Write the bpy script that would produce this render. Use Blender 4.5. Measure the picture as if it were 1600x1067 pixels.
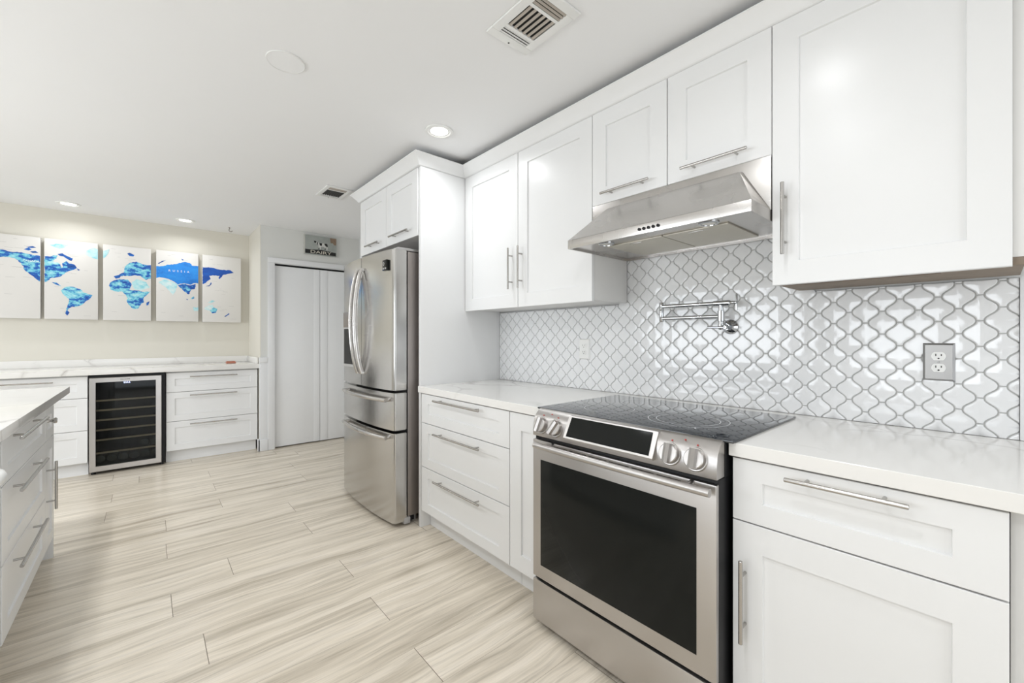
import bpy, bmesh, math, random
from mathutils import Vector, Matrix
from mathutils.geometry import tessellate_polygon

random.seed(7)
scene = bpy.context.scene
COL = scene.collection
for ob in list(bpy.data.objects):
    bpy.data.objects.remove(ob)

# ------------------------------------------------------------------ camera, world, daylight, exposure
CAM_H = 1.228
cam = bpy.data.cameras.new('camera')
cam.sensor_width = 36.0
cam.lens = 655.0 / 1600.0 * 36.0
cam.shift_y = -6.5 / 1600.0
cam.clip_start = 0.02
camo = bpy.data.objects.new('camera', cam)
camo.location = (0, 0, CAM_H)
camo.rotation_euler = (math.pi / 2, 0, -math.radians(41.07))
COL.objects.link(camo)
scene.camera = camo

scene.view_settings.view_transform = 'Standard'
scene.view_settings.look = 'None'
scene.view_settings.gamma = 1.0
scene.view_settings.use_curve_mapping = False
scene.view_settings.exposure = 0.05

W_WORLD = 1.2        # daylight strength outside the windows
W_WIN = 0.8          # window light multiplier
W_DOWN = 0.55         # downlight multiplier
world = bpy.data.worlds.new('daylight')
scene.world = world
world.use_nodes = True
wb = world.node_tree.nodes['Background']
wb.inputs['Color'].default_value = (0.90, 0.95, 1.0, 1)
wb.inputs['Strength'].default_value = W_WORLD


def area(name, loc, aim, sx, sy, watt, col=(1, 1, 1)):
    l = bpy.data.lights.new(name, 'AREA')
    l.shape = 'RECTANGLE'
    l.size = sx
    l.size_y = sy
    l.energy = watt
    l.color = col
    o = bpy.data.objects.new(name, l)
    o.location = loc
    o.rotation_euler = Vector(aim).to_track_quat('-Z', 'Y').to_euler()
    COL.objects.link(o)
    return o


# the room reaches behind and left of the camera; area lamps add daylight at its unseen windows
XL, XR, YB, YF, ZC = -3.6, 2.004, -2.7, 5.87, 2.445
area('fill_patio_door', (0.55, YB - 0.02, 1.08), (0, 1, 0), 2.5, 2.0, 27 * W_WIN, (0.90, 0.95, 1.0))  # added fill lamp at an unseen door, shifted to reach the island face
area('daylight_left_window', (XL - 0.02, 0.72, 1.30), (1, 0, 0), 1.2, 0.95, 28 * W_WIN, (0.90, 0.95, 1.0))
area('fill_long_window', (XL - 0.02, 3.2, 1.25), (1, 0, 0), 2.2, 1.2, 70 * W_WIN, (0.90, 0.95, 1.0))  # added fill lamp at an unseen window, brightens the far end


# ------------------------------------------------------------------ materials
def new_mat(name):
    m = bpy.data.materials.new(name)
    m.use_nodes = True
    nt = m.node_tree
    return m, nt, nt.nodes['Principled BSDF']


def N(nt, t, **k):
    n = nt.nodes.new(t)
    for a, v in k.items():
        setattr(n, a, v)
    return n


def plain(name, col, rough=0.5, metal=0.0, spec=0.5, coat=0.0, vary=0.0, scale=8.0, bump=0.0):
    m, nt, b = new_mat(name)
    b.inputs['Base Color'].default_value = (*col, 1)
    b.inputs['Roughness'].default_value = rough
    b.inputs['Metallic'].default_value = metal
    b.inputs['Specular IOR Level'].default_value = spec
    b.inputs['Coat Weight'].default_value = coat
    if vary or bump:
        tc = N(nt, 'ShaderNodeTexCoord')
        nz = N(nt, 'ShaderNodeTexNoise')
        nz.inputs['Scale'].default_value = scale
        nz.inputs['Detail'].default_value = 3
        nt.links.new(tc.outputs['Object'], nz.inputs['Vector'])
        if vary:
            mx = N(nt, 'ShaderNodeMix', data_type='RGBA')
            mx.inputs[6].default_value = (*[c * (1 - vary) for c in col], 1)
            mx.inputs[7].default_value = (*[min(1, c * (1 + vary)) for c in col], 1)
            nt.links.new(nz.outputs['Fac'], mx.inputs[0])
            nt.links.new(mx.outputs[2], b.inputs['Base Color'])
        if bump:
            bp = N(nt, 'ShaderNodeBump')
            bp.inputs['Strength'].default_value = bump
            bp.inputs['Distance'].default_value = 0.002
            nt.links.new(nz.outputs['Fac'], bp.inputs['Height'])
            nt.links.new(bp.outputs['Normal'], b.inputs['Normal'])
    return m


def steel(name, col, rough, stretch, streak=0.25, smudge=0.15):
    """brushed metal: fine streaks along one axis plus broad smudges in the gloss"""
    m, nt, b = new_mat(name)
    b.inputs['Metallic'].default_value = 1.0
    b.inputs['Base Color'].default_value = (*col, 1)
    tc = N(nt, 'ShaderNodeTexCoord')
    mp = N(nt, 'ShaderNodeMapping')
    mp.inputs['Scale'].default_value = stretch
    n1 = N(nt, 'ShaderNodeTexNoise')
    n1.inputs['Scale'].default_value = 1.0
    n1.inputs['Detail'].default_value = 4
    n2 = N(nt, 'ShaderNodeTexNoise')
    n2.inputs['Scale'].default_value = 5.0
    n2.inputs['Detail'].default_value = 3
    nt.links.new(tc.outputs['Object'], mp.inputs['Vector'])
    nt.links.new(mp.outputs['Vector'], n1.inputs['Vector'])
    nt.links.new(tc.outputs['Object'], n2.inputs['Vector'])
    a1 = N(nt, 'ShaderNodeMath', operation='MULTIPLY_ADD')
    a1.inputs[1].default_value = smudge
    a1.inputs[2].default_value = rough - smudge / 2
    nt.links.new(n2.outputs['Fac'], a1.inputs[0])
    nt.links.new(a1.outputs[0], b.inputs['Roughness'])
    bp = N(nt, 'ShaderNodeBump')
    bp.inputs['Strength'].default_value = streak
    bp.inputs['Distance'].default_value = 0.0006
    nt.links.new(n1.outputs['Fac'], bp.inputs['Height'])
    nt.links.new(bp.outputs['Normal'], b.inputs['Normal'])
    return m


def glossy_pane(name, tint):
    """dark see-through glass of an appliance door"""
    m = bpy.data.materials.new(name)
    m.use_nodes = True
    nt = m.node_tree
    nt.nodes.clear()
    out = N(nt, 'ShaderNodeOutputMaterial')
    tr = N(nt, 'ShaderNodeBsdfTransparent')
    tr.inputs['Color'].default_value = (*tint, 1)
    gl = N(nt, 'ShaderNodeBsdfGlossy')
    gl.inputs['Roughness'].default_value = 0.03
    fr = N(nt, 'ShaderNodeFresnel')
    fr.inputs['IOR'].default_value = 1.28
    mx = N(nt, 'ShaderNodeMixShader')
    nt.links.new(fr.outputs[0], mx.inputs[0])
    nt.links.new(tr.outputs[0], mx.inputs[1])
    nt.links.new(gl.outputs[0], mx.inputs[2])
    nt.links.new(mx.outputs[0], out.inputs['Surface'])
    return m


def emit(name, col, s):
    m, nt, b = new_mat(name)
    b.inputs['Base Color'].default_value = (*col, 1)
    b.inputs['Emission Color'].default_value = (*col, 1)
    b.inputs['Emission Strength'].default_value = s
    return m


def ramp(nt, stops):
    r = N(nt, 'ShaderNodeValToRGB')
    e = r.color_ramp.elements
    while len(e) < len(stops):
        e.new(0.5)
    for i, (p, c) in enumerate(stops):
        e[i].position = p
        e[i].color = (*c, 1)
    return r


def floor_mat():
    m, nt, b = new_mat('pale_oak_planks')
    tc = N(nt, 'ShaderNodeTexCoord')
    at = N(nt, 'ShaderNodeAttribute', attribute_name='plank')
    # each plank shows another piece of wood
    off = N(nt, 'ShaderNodeVectorMath', operation='MULTIPLY_ADD')
    cmb = N(nt, 'ShaderNodeCombineXYZ')
    for i in range(3):
        nt.links.new(at.outputs['Fac'], cmb.inputs[i])
    off.inputs[1].default_value = (37.0, 11.0, 23.0)
    nt.links.new(cmb.outputs[0], off.inputs[0])
    nt.links.new(tc.outputs['Object'], off.inputs[2])
    # slow warp so the grain wanders
    wz = N(nt, 'ShaderNodeTexNoise')
    wz.inputs['Scale'].default_value = 1.6
    wz.inputs['Detail'].default_value = 2
    nt.links.new(off.outputs[0], wz.inputs['Vector'])
    wv = N(nt, 'ShaderNodeVectorMath', operation='MULTIPLY_ADD')
    wv.inputs[1].default_value = (0.0, 0.09, 0.0)
    nt.links.new(wz.outputs['Color'], wv.inputs[0])
    nt.links.new(off.outputs[0], wv.inputs[2])

    def band(sx, sy, detail, rough=0.6):
        mp = N(nt, 'ShaderNodeMapping')
        mp.inputs['Scale'].default_value = (sx, sy, 1)
        nz = N(nt, 'ShaderNodeTexNoise')
        nz.inputs['Scale'].default_value = 1.0
        nz.inputs['Detail'].default_value = detail
        nz.inputs['Roughness'].default_value = rough
        nt.links.new(wv.outputs[0], mp.inputs['Vector'])
        nt.links.new(mp.outputs[0], nz.inputs['Vector'])
        return nz
    broad = band(0.9, 16.0, 3)
    fine = band(5.0, 140.0, 4)
    knot = band(2.2, 45.0, 5, 0.7)
    r1 = ramp(nt, [(0.26, (0.52, 0.45, 0.355)), (0.40, (0.67, 0.595, 0.485)), (0.54, (0.80, 0.72, 0.60)), (0.75, (0.86, 0.785, 0.675))])
    nt.links.new(broad.outputs['Fac'], r1.inputs[0])
    r2 = ramp(nt, [(0.30, (0.74, 0.73, 0.72)), (0.48, (0.97, 0.97, 0.97)), (0.7, (1.05, 1.05, 1.05))])
    nt.links.new(knot.outputs['Fac'], r2.inputs[0])
    r3 = ramp(nt, [(0.35, (0.88, 0.875, 0.87)), (0.6, (1.0, 1.0, 1.0))])
    nt.links.new(fine.outputs['Fac'], r3.inputs[0])
    m1 = N(nt, 'ShaderNodeMix', data_type='RGBA', blend_type='MULTIPLY')
    m1.inputs[0].default_value = 1
    nt.links.new(r1.outputs[0], m1.inputs[6])
    nt.links.new(r2.outputs[0], m1.inputs[7])
    m2 = N(nt, 'ShaderNodeMix', data_type='RGBA', blend_type='MULTIPLY')
    m2.inputs[0].default_value = 1
    nt.links.new(m1.outputs[2], m2.inputs[6])
    nt.links.new(r3.outputs[0], m2.inputs[7])
    nt.links.new(m2.outputs[2], b.inputs['Base Color'])
    b.inputs['Roughness'].default_value = 0.27
    b.inputs['Specular IOR Level'].default_value = 0.55
    bp = N(nt, 'ShaderNodeBump')
    bp.inputs['Strength'].default_value = 0.12
    bp.inputs['Distance'].default_value = 0.001
    nt.links.new(fine.outputs['Fac'], bp.inputs['Height'])
    nt.links.new(bp.outputs['Normal'], b.inputs['Normal'])
    return m


def quartz_mat():
    m, nt, b = new_mat('veined_white_quartz')
    tc = N(nt, 'ShaderNodeTexCoord')
    wz = N(nt, 'ShaderNodeTexNoise')
    wz.inputs['Scale'].default_value = 2.2
    wz.inputs['Detail'].default_value = 5
    wv = N(nt, 'ShaderNodeVectorMath', operation='MULTIPLY_ADD')
    wv.inputs[1].default_value = (0.55, 0.55, 0.55)
    nt.links.new(tc.outputs['Object'], wz.inputs['Vector'])
    nt.links.new(wz.outputs['Color'], wv.inputs[0])
    nt.links.new(tc.outputs['Object'], wv.inputs[2])
    vo = N(nt, 'ShaderNodeTexVoronoi', feature='DISTANCE_TO_EDGE')
    vo.inputs['Scale'].default_value = 2.3
    nt.links.new(wv.outputs[0], vo.inputs['Vector'])
    gate = N(nt, 'ShaderNodeTexNoise')
    gate.inputs['Scale'].default_value = 1.7
    nt.links.new(tc.outputs['Object'], gate.inputs['Vector'])
    r = ramp(nt, [(0.0, (1, 1, 1)), (0.012, (0.55, 0.55, 0.55)), (0.045, (0, 0, 0))])
    nt.links.new(vo.outputs['Distance'], r.inputs[0])
    g = ramp(nt, [(0.45, (0, 0, 0)), (0.66, (0.8, 0.8, 0.8))])
    nt.links.new(gate.outputs['Fac'], g.inputs[0])
    mm = N(nt, 'ShaderNodeMath', operation='MULTIPLY')
    nt.links.new(r.outputs[0], mm.inputs[0])
    nt.links.new(g.outputs[0], mm.inputs[1])
    mx = N(nt, 'ShaderNodeMix', data_type='RGBA')
    mx.inputs[6].default_value = (0.83, 0.815, 0.785, 1)
    mx.inputs[7].default_value = (0.42, 0.39, 0.36, 1)
    nt.links.new(mm.outputs[0], mx.inputs[0])
    nt.links.new(mx.outputs[2], b.inputs['Base Color'])
    b.inputs['Roughness'].default_value = 0.13
    return m


def watercolour(name, stops, scale=26.0):
    m, nt, b = new_mat(name)
    tc = N(nt, 'ShaderNodeTexCoord')
    mp = N(nt, 'ShaderNodeMapping')
    mp.inputs['Scale'].default_value = (0.6, 1.0, 1.0)
    nz = N(nt, 'ShaderNodeTexNoise')
    nz.inputs['Scale'].default_value = scale
    nz.inputs['Detail'].default_value = 6
    nz.inputs['Roughness'].default_value = 0.7
    nt.links.new(tc.outputs['Object'], mp.inputs[0])
    nt.links.new(mp.outputs[0], nz.inputs['Vector'])
    r = ramp(nt, stops)
    nt.links.new(nz.outputs['Fac'], r.inputs[0])
    nt.links.new(r.outputs[0], b.inputs['Base Color'])
    b.inputs['Roughness'].default_value = 0.7
    return m


M = {}
M['cab'] = plain('white_lacquer', (0.82, 0.82, 0.815), 0.28, bump=0.05, scale=30)
M['cab_in'] = plain('white_melamine', (0.74, 0.73, 0.71), 0.5, vary=0.02)
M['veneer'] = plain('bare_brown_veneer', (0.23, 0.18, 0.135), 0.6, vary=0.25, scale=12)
M['wall'] = plain('warm_grey_paint', (0.71, 0.68, 0.60), 0.7, vary=0.015, scale=3, bump=0.05)
M['wall_shaded'] = plain('wall_paint_shaded', (0.72, 0.72, 0.69), 0.7, vary=0.015, scale=3, bump=0.05)  # same paint as the niche wall, its shade put into the colour
M['wall_white'] = plain('white_wall_paint', (0.78, 0.78, 0.77), 0.7, vary=0.01, scale=3, bump=0.05)
M['ceiling'] = plain('ceiling_paint', (0.86, 0.86, 0.86), 0.85, vary=0.01, scale=2, bump=0.05)
M['trim'] = plain('white_gloss_trim', (0.80, 0.805, 0.81), 0.35, vary=0.01)
M['door'] = plain('white_door_paint', (0.88, 0.885, 0.89), 0.4, vary=0.01)
M['floor'] = floor_mat()
M['groove'] = plain('plank_groove', (0.17, 0.135, 0.10), 0.8, vary=0.1)
M['quartz'] = quartz_mat()
M['tile'] = plain('white_glazed_tile', (0.82, 0.825, 0.83), 0.07, spec=0.5, bump=0.12, scale=16)
M['grout'] = plain('grey_grout', (0.52, 0.515, 0.50), 0.85, vary=0.1, scale=40)
M['steel'] = steel('brushed_steel', (0.57, 0.55, 0.53), 0.27, (60, 4, 900))
M['steel_range'] = steel('brushed_steel_smudged', (0.52, 0.50, 0.485), 0.33, (60, 5, 900), 0.3, 0.22)
M['steel_v'] = steel('vertical_brushed_steel', (0.53, 0.52, 0.505), 0.19, (500, 500, 4), 0.25, 0.12)
M['steel_side'] = steel('grey_appliance_side', (0.36, 0.325, 0.305), 0.42, (80, 80, 5), 0.15, 0.1)
M['nickel'] = steel('satin_nickel', (0.46, 0.445, 0.425), 0.25, (200, 200, 200), 0.1, 0.06)
M['chrome'] = plain('polished_chrome', (0.50, 0.51, 0.52), 0.05, 1.0)
M['black'] = plain('black_enamel', (0.010, 0.010, 0.011), 0.4, spec=0.25)
M['black_gloss'] = plain('black_glass', (0.010, 0.011, 0.010), 0.05, spec=0.16)
M['cooktop'] = plain('ceramic_glass', (0.012, 0.016, 0.022), 0.035, spec=0.8)
M['cooktop'].node_tree.nodes['Principled BSDF'].inputs['IOR'].default_value = 1.5
M['mark'] = plain('printed_grey_mark', (0.62, 0.63, 0.65), 0.3)
M['red'] = plain('red_mark', (0.55, 0.06, 0.05), 0.4)
M['filter'] = plain('hood_filter_mesh', (0.60, 0.57, 0.50), 0.45, 0.7, vary=0.12, scale=300)
M['lens'] = emit('warm_lamp_lens', (1.0, 0.97, 0.92), 6.0)
M['hood_lens'] = plain('unlit_lamp_lens', (0.75, 0.74, 0.70), 0.15)
M['plate'] = steel('grey_steel_plate', (0.36, 0.355, 0.35), 0.38, (300, 300, 20), 0.15, 0.05)
M['plastic'] = plain('white_plastic', (0.82, 0.82, 0.80), 0.35)
M['slot'] = plain('dark_slot', (0.03, 0.028, 0.026), 0.6)
M['vent_dark'] = plain('duct_dark', (0.012, 0.011, 0.010), 0.9)
M['slat'] = plain('vent_slat_beige', (0.44, 0.395, 0.345), 0.5)
M['canvas'] = plain('canvas_cream', (0.72, 0.70, 0.665), 0.75, bump=0.1, scale=200)
DEEP, BLUE, BRIGHT, TEAL, PALE = (0.010, 0.055, 0.30), (0.012, 0.13, 0.50), (0.02, 0.24, 0.72), (0.17, 0.56, 0.68), (0.62, 0.79, 0.80)
M['map_mix'] = watercolour('map_blue_teal_wash', [(0.36, DEEP), (0.46, BLUE), (0.52, TEAL), (0.60, (0.30, 0.66, 0.74)), (0.70, PALE)], 22)
M['map_deep'] = watercolour('map_deep_blue_wash', [(0.3, (0.006, 0.03, 0.16)), (0.6, BLUE)])
M['map_bright'] = watercolour('map_bright_blue_wash', [(0.30, BLUE), (0.5, BRIGHT), (0.75, (0.03, 0.32, 0.78))], 10)
M['map_blue'] = watercolour('map_blue_wash', [(0.3, DEEP), (0.6, (0.012, 0.10, 0.46)), (0.8, BLUE)], 14)
M['map_light'] = watercolour('map_pale_wash', [(0.35, (0.25, 0.62, 0.70)), (0.5, (0.52, 0.76, 0.78)), (0.7, (0.80, 0.83, 0.81))], 20)
M['ink'] = plain('grey_ink', (0.50, 0.49, 0.47), 0.8)
M['white_ink'] = plain('white_ink', (0.9, 0.92, 0.94), 0.8)
M['sign'] = plain('weathered_tin', (0.36, 0.38, 0.355), 0.6, vary=0.22, scale=18)
M['rust'] = plain('rust_patch', (0.27, 0.19, 0.13), 0.8, vary=0.3, scale=40)
M['sign_edge'] = plain('sign_edge_pale', (0.55, 0.54, 0.49), 0.7, vary=0.1)
M['sign_black'] = plain('sign_black_paint', (0.012, 0.012, 0.011), 0.6)
M['sign_cream'] = plain('sign_cream_paint', (0.72, 0.68, 0.58), 0.6)
M['cow_white'] = plain('cow_white_paint', (0.66, 0.66, 0.62), 0.7)
M['glass'] = glossy_pane('tinted_cooler_glass', (0.62, 0.64, 0.64))
M['shelf_wood'] = plain('beech_shelf_front', (0.85, 0.66, 0.44), 0.5, vary=0.12, scale=30)
M['cooler_in'] = plain('cooler_liner', (0.035, 0.036, 0.038), 0.5)
M['bottle'] = plain('dark_bottle_glass', (0.02, 0.03, 0.022), 0.08)
M['led'] = emit('display_led', (0.55, 0.62, 1.0), 5.0)
M['terracotta'] = plain('terracotta_pink', (0.50, 0.19, 0.12), 0.5, vary=0.1)
M['rubber'] = plain('grey_plastic_foot', (0.42, 0.41, 0.40), 0.5)


# ------------------------------------------------------------------ mesh builder
class MB:
    def __init__(s):
        s.bm = bmesh.new()
        s.mi = 0

    def face(s, pts, mi=None):
        vs = [s.bm.verts.new(p) for p in pts]
        try:
            f = s.bm.faces.new(vs)
            f.material_index = s.mi if mi is None else mi
            return f
        except ValueError:
            return None

    def box(s, a, b, bev=0.0, mi=None, mat=None):
        x0, x1 = sorted((a[0], b[0]))
        y0, y1 = sorted((a[1], b[1]))
        z0, z1 = sorted((a[2], b[2]))
        v = [s.bm.verts.new(p) for p in [(x0, y0, z0), (x1, y0, z0), (x1, y1, z0), (x0, y1, z0), (x0, y0, z1), (x1, y0, z1), (x1, y1, z1), (x0, y1, z1)]]
        fs = [s.bm.faces.new([v[i] for i in q]) for q in [(3, 2, 1, 0), (4, 5, 6, 7), (0, 1, 5, 4), (1, 2, 6, 5), (2, 3, 7, 6), (3, 0, 4, 7)]]
        for f in fs:
            f.material_index = s.mi if mi is None else mi
        if bev > 0:
            es = list({e for f in fs for e in f.edges})
            r = bmesh.ops.bevel(s.bm, geom=es, offset=bev, segments=2, affect='EDGES', profile=0.6)
            for f in r['faces']:
                f.material_index = s.mi if mi is None else mi
            if mat is not None:
                vv = {w for f in r['faces'] for w in f.verts}
                bmesh.ops.transform(s.bm, matrix=mat, verts=list(vv))
        elif mat is not None:
            bmesh.ops.transform(s.bm, matrix=mat, verts=v)
        return s

    def lathe(s, p0, axis, prof, seg=24, mi=None, cap=True):
        """profile [(distance along axis, radius)...] turned about the axis"""
        ax = Vector(axis).normalized()
        t = Vector((0, 0, 1)) if abs(ax.z) < 0.9 else Vector((1, 0, 0))
        u = ax.cross(t).normalized()
        w = ax.cross(u).normalized()
        p0 = Vector(p0)
        rings = []
        for d, r in prof:
            rings.append([s.bm.verts.new(p0 + ax * d + (u * math.cos(2 * math.pi * i / seg) + w * math.sin(2 * math.pi * i / seg)) * max(r, 1e-5)) for i in range(seg)])
        m = s.mi if mi is None else mi
        for a, b in zip(rings, rings[1:]):
            for i in range(seg):
                j = (i + 1) % seg
                s.bm.faces.new([a[i], b[i], b[j], a[j]]).material_index = m
        if cap:
            for ring in (rings[0], rings[-1]):
                s.bm.faces.new(ring).material_index = m
        return s

    def cyl(s, p0, p1, r, seg=20, mi=None, ch=0.0):
        d = Vector(p1) - Vector(p0)
        L = d.length
        prof = [(0, r), (L, r)] if ch <= 0 else [(0, r - ch), (ch, r), (L - ch, r), (L, r - ch)]
        return s.lathe(p0, d, prof, seg, mi)

    def tube(s, pts, r, seg=14, mi=None, flat=1.0, up=None):
        pts = [Vector(p) for p in pts]
        rings = []
        for i, p in enumerate(pts):
            d = (pts[min(i + 1, len(pts) - 1)] - pts[max(i - 1, 0)]).normalized()
            t = Vector(up) if up else (Vector((0, 0, 1)) if abs(d.z) < 0.9 else Vector((0, 1, 0)))
            u = d.cross(t).normalized()
            w = d.cross(u).normalized()
            rings.append([s.bm.verts.new(p + u * math.cos(2 * math.pi * k / seg) * r + w * math.sin(2 * math.pi * k / seg) * r * flat) for k in range(seg)])
        m = s.mi if mi is None else mi
        for a, b in zip(rings, rings[1:]):
            for i in range(seg):
                j = (i + 1) % seg
                s.bm.faces.new([a[i], a[j], b[j], b[i]]).material_index = m
        s.bm.faces.new(rings[0]).material_index = m
        s.bm.faces.new(rings[-1]).material_index = m
        return s

    def prism(s, poly, a, b, mi=None):
        """poly: 3-D points of one end (list); a -> b is the extrusion vector"""
        off = Vector(b) - Vector(a)
        v0 = [s.bm.verts.new(Vector(p)) for p in poly]
        v1 = [s.bm.verts.new(Vector(p) + off) for p in poly]
        m = s.mi if mi is None else mi
        n = len(poly)
        s.bm.faces.new(v0).material_index = m
        s.bm.faces.new(list(reversed(v1))).material_index = m
        for i in range(n):
            j = (i + 1) % n
            s.bm.faces.new([v0[i], v1[i], v1[j], v0[j]]).material_index = m
        return s

    def flat_poly(s, pts, mi=None):
        tris = tessellate_polygon([[Vector(p) for p in pts]])
        vs = [s.bm.verts.new(p) for p in pts]
        for t in tris:
            try:
                s.bm.faces.new([vs[i] for i in t]).material_index = s.mi if mi is None else mi
            except ValueError:
                pass
        return s


def root_loc(o):
    v = Vector((0, 0, 0))
    while o is not None:
        v += o.location
        o = o.parent
    return v


def obj(name, mb, mats, parent=None, label=None, sharp=35):
    bm = mb.bm
    bmesh.ops.recalc_face_normals(bm, faces=bm.faces)
    if parent is not None:
        bmesh.ops.translate(bm, verts=bm.verts, vec=-root_loc(parent))
    lim = math.radians(sharp)
    for f in bm.faces:
        f.smooth = True
    for e in bm.edges:
        if len(e.link_faces) != 2 or e.calc_face_angle(0) > lim:
            e.smooth = False
    me = bpy.data.meshes.new(name)
    bm.to_mesh(me)
    bm.free()
    for m in (mats if isinstance(mats, (list, tuple)) else [mats]):
        me.materials.append(M[m] if isinstance(m, str) else m)
    o = bpy.data.objects.new(name, me)
    COL.objects.link(o)
    if parent is not None:
        o.parent = parent
    if label:
        o['label'] = label
    return o


def thing(name, label, cat, loc, group=None):
    o = bpy.data.objects.new(name, None)
    o.empty_display_size = 0.1
    o.location = loc
    COL.objects.link(o)
    return tag(o, label, cat, group)


def tag(o, label, cat, group=None):
    o['label'] = label
    o['category'] = cat
    if group:
        o['group'] = group
    return o


def struct(name, mb, mats, parent=None):
    o = obj(name, mb, mats, parent)
    o['kind'] = 'structure'
    return o


def center_origin(o):
    """put a one-mesh thing's origin at its base"""
    me = o.data
    n = len(me.vertices)
    lo = [min(v.co[i] for v in me.vertices) for i in range(3)]
    hi = [max(v.co[i] for v in me.vertices) for i in range(3)]
    c = Vector(((lo[0] + hi[0]) / 2, (lo[1] + hi[1]) / 2, lo[2]))
    me.transform(Matrix.Translation(-c))
    o.location = o.location + c
    return o


# a front plane: point(u, d, z) -> world; u runs along the cabinet run, d stands out from the plane into the room
def face_w(x0):
    return lambda u, d, z: (x0 - d, u, z)          # stove run, looks toward -x


def face_s(y0):
    return lambda u, d, z: (u, y0 - d, z)          # far run, looks toward -y


def face_e(x0):
    return lambda u, d, z: (x0 + d, u, z)          # island, looks toward +x


def shaker(mb, P, u0, u1, z0, z1, fw=0.08, t=0.02, dep=0.008, fz=None):
    """shaker front whose outer face lies in the plane d = 0 and whose back is d = -t"""
    fz = fz or fw
    c = 0.0015
    bm = mb.bm

    def ring(a, b, e, f, d):
        return [bm.verts.new(P(a, d, e)), bm.verts.new(P(b, d, e)), bm.verts.new(P(b, d, f)), bm.verts.new(P(a, d, f))]
    rs = [ring(u0, u1, z0, z1, -t), ring(u0, u1, z0, z1, -c), ring(u0 + c, u1 - c, z0 + c, z1 - c, 0),
          ring(u0 + fw, u1 - fw, z0 + fz, z1 - fz, 0), ring(u0 + fw + 0.002, u1 - fw - 0.002, z0 + fz + 0.002, z1 - fz - 0.002, -dep)]
    for a, b in zip(rs, rs[1:]):
        for i in range(4):
            j = (i + 1) % 4
            bm.faces.new([a[i], a[j], b[j], b[i]])
    bm.faces.new(rs[0])
    bm.faces.new(rs[-1])
    return mb


def bar_pull(P, u0, u1, z0, z1, off=0.035, r=0.006, s0=None, s1=None, inset=0.045, dep=0.0):
    """bar handle from (u0,z0) to (u1,z1), on two standoffs"""
    mb = MB()
    a = Vector(P(u0, off, z0))
    b = Vector(P(u1, off, z1))
    mb.cyl(a, b, r, 16, ch=0.001)
    d = (b - a).normalized()
    n = Vector(P(u0, off, z0)) - Vector(P(u0, 0, z0))
    for q in (a + d * inset, b - d * inset):
        mb.cyl(q - n * (1 + dep / off), q, r * 0.72, 12)
    return mb


def text_mesh(name, body, size, at, right, up, mat, parent, ext=0.0006, align='CENTER'):
    """raised lettering; right/up give the reading directions"""
    cu = bpy.data.curves.new(name, 'FONT')
    cu.body = body
    cu.size = size
    cu.align_x = align
    cu.align_y = 'CENTER'
    cu.extrude = ext
    cu.resolution_u = 3
    tmp = bpy.data.objects.new(name, cu)
    COL.objects.link(tmp)
    dg = bpy.context.evaluated_depsgraph_get()
    me = bpy.data.meshes.new_from_object(tmp.evaluated_get(dg))
    bpy.data.objects.remove(tmp)
    r = Vector(right).normalized()
    u = Vector(up).normalized()
    n = r.cross(u)
    mt = Matrix((r, u, n)).transposed().to_4x4()
    mt.translation = Vector(at) - root_loc(parent)
    sx = Vector(right).length
    me.transform(mt @ Matrix.Diagonal((sx, 1, 1, 1)))
    me.name = name
    me.materials.clear()
    me.materials.append(M[mat])
    o = bpy.data.objects.new(name, me)
    COL.objects.link(o)
    o.parent = parent
    return o


# ================================================================== the room
def build_floor():
    rows = {0: .797, 1: 1.42, 2: .796, 3: .177, 4: .80, 5: .087, 6: .339, 7: .783, 8: .086, 9: .793, 10: .094, 11: .414, 12: 1.04, 13: .42, 14: 1.053, 15: .424, 16: -.05, -1: .05, -2: 1.26}
    y0, pw, L = 1.2885, .2155, 1.253
    V, F, att, mi = [], [], [], []

    def quad(a, b, c, d, z, k, m):
        n = len(V)
        V.extend([(a, c, z), (b, c, z), (b, d, z), (a, d, z)])
        F.append((n, n + 1, n + 2, n + 3))
        att.append(k)
        mi.append(m)
    quad(XL, XR, YB, YF, -0.0015, 0, 1)
    k = int((YB - y0) / pw) - 1
    rnd = random.Random(3)
    while y0 + k * pw < YF:
        ya, yb = y0 + k * pw, y0 + (k + 1) * pw
        s = rows.get(k, rnd.uniform(0, L))
        x = s - math.ceil((s - XL) / L) * L
        while x < XR:
            xa, xb = max(x, XL) + .0011, min(x + L, XR) - .0011
            a, b = max(ya, YB) + .0004, min(yb, YF) - .0004
            if xb > xa and b > a:
                quad(xa, xb, a, b, 0, rnd.random(), 0)
            x += L
        k += 1
    # slab below
    mb = MB()
    mb.box((XL - .1, YB - .1, -.12), (XR + .1, YF + .1, -.004), mi=1)
    me = bpy.data.meshes.new('floor')
    bv = [tuple(v.co) for v in mb.bm.verts]
    for v in mb.bm.verts:
        pass
    mb.bm.verts.index_update()
    n = len(V)
    V.extend(bv)
    for f in mb.bm.faces:
        F.append(tuple(n + v.index for v in f.verts))
        att.append(0)
        mi.append(1)
    me.from_pydata(V, [], F)
    me.materials.append(M['floor'])
    me.materials.append(M['groove'])
    me.polygons.foreach_set('material_index', mi)
    at = me.attributes.new('plank', 'FLOAT', 'FACE')
    at.data.foreach_set('value', att)
    o = bpy.data.objects.new('floor', me)
    COL.objects.link(o)
    o['kind'] = 'structure'


build_floor()
struct('ceiling', MB().box((XL - .1, YB - .1, ZC), (XR + .1, YF + .1, ZC + .1)), 'ceiling')
struct('wall_right', MB().box((XR, YB - .1, 0), (XR + .1, YF, ZC)), 'wall_white')
struct('wall_far', MB().box((XL, YF, 0), (XR + .1, YF + .1, ZC)), 'wall')
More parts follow.
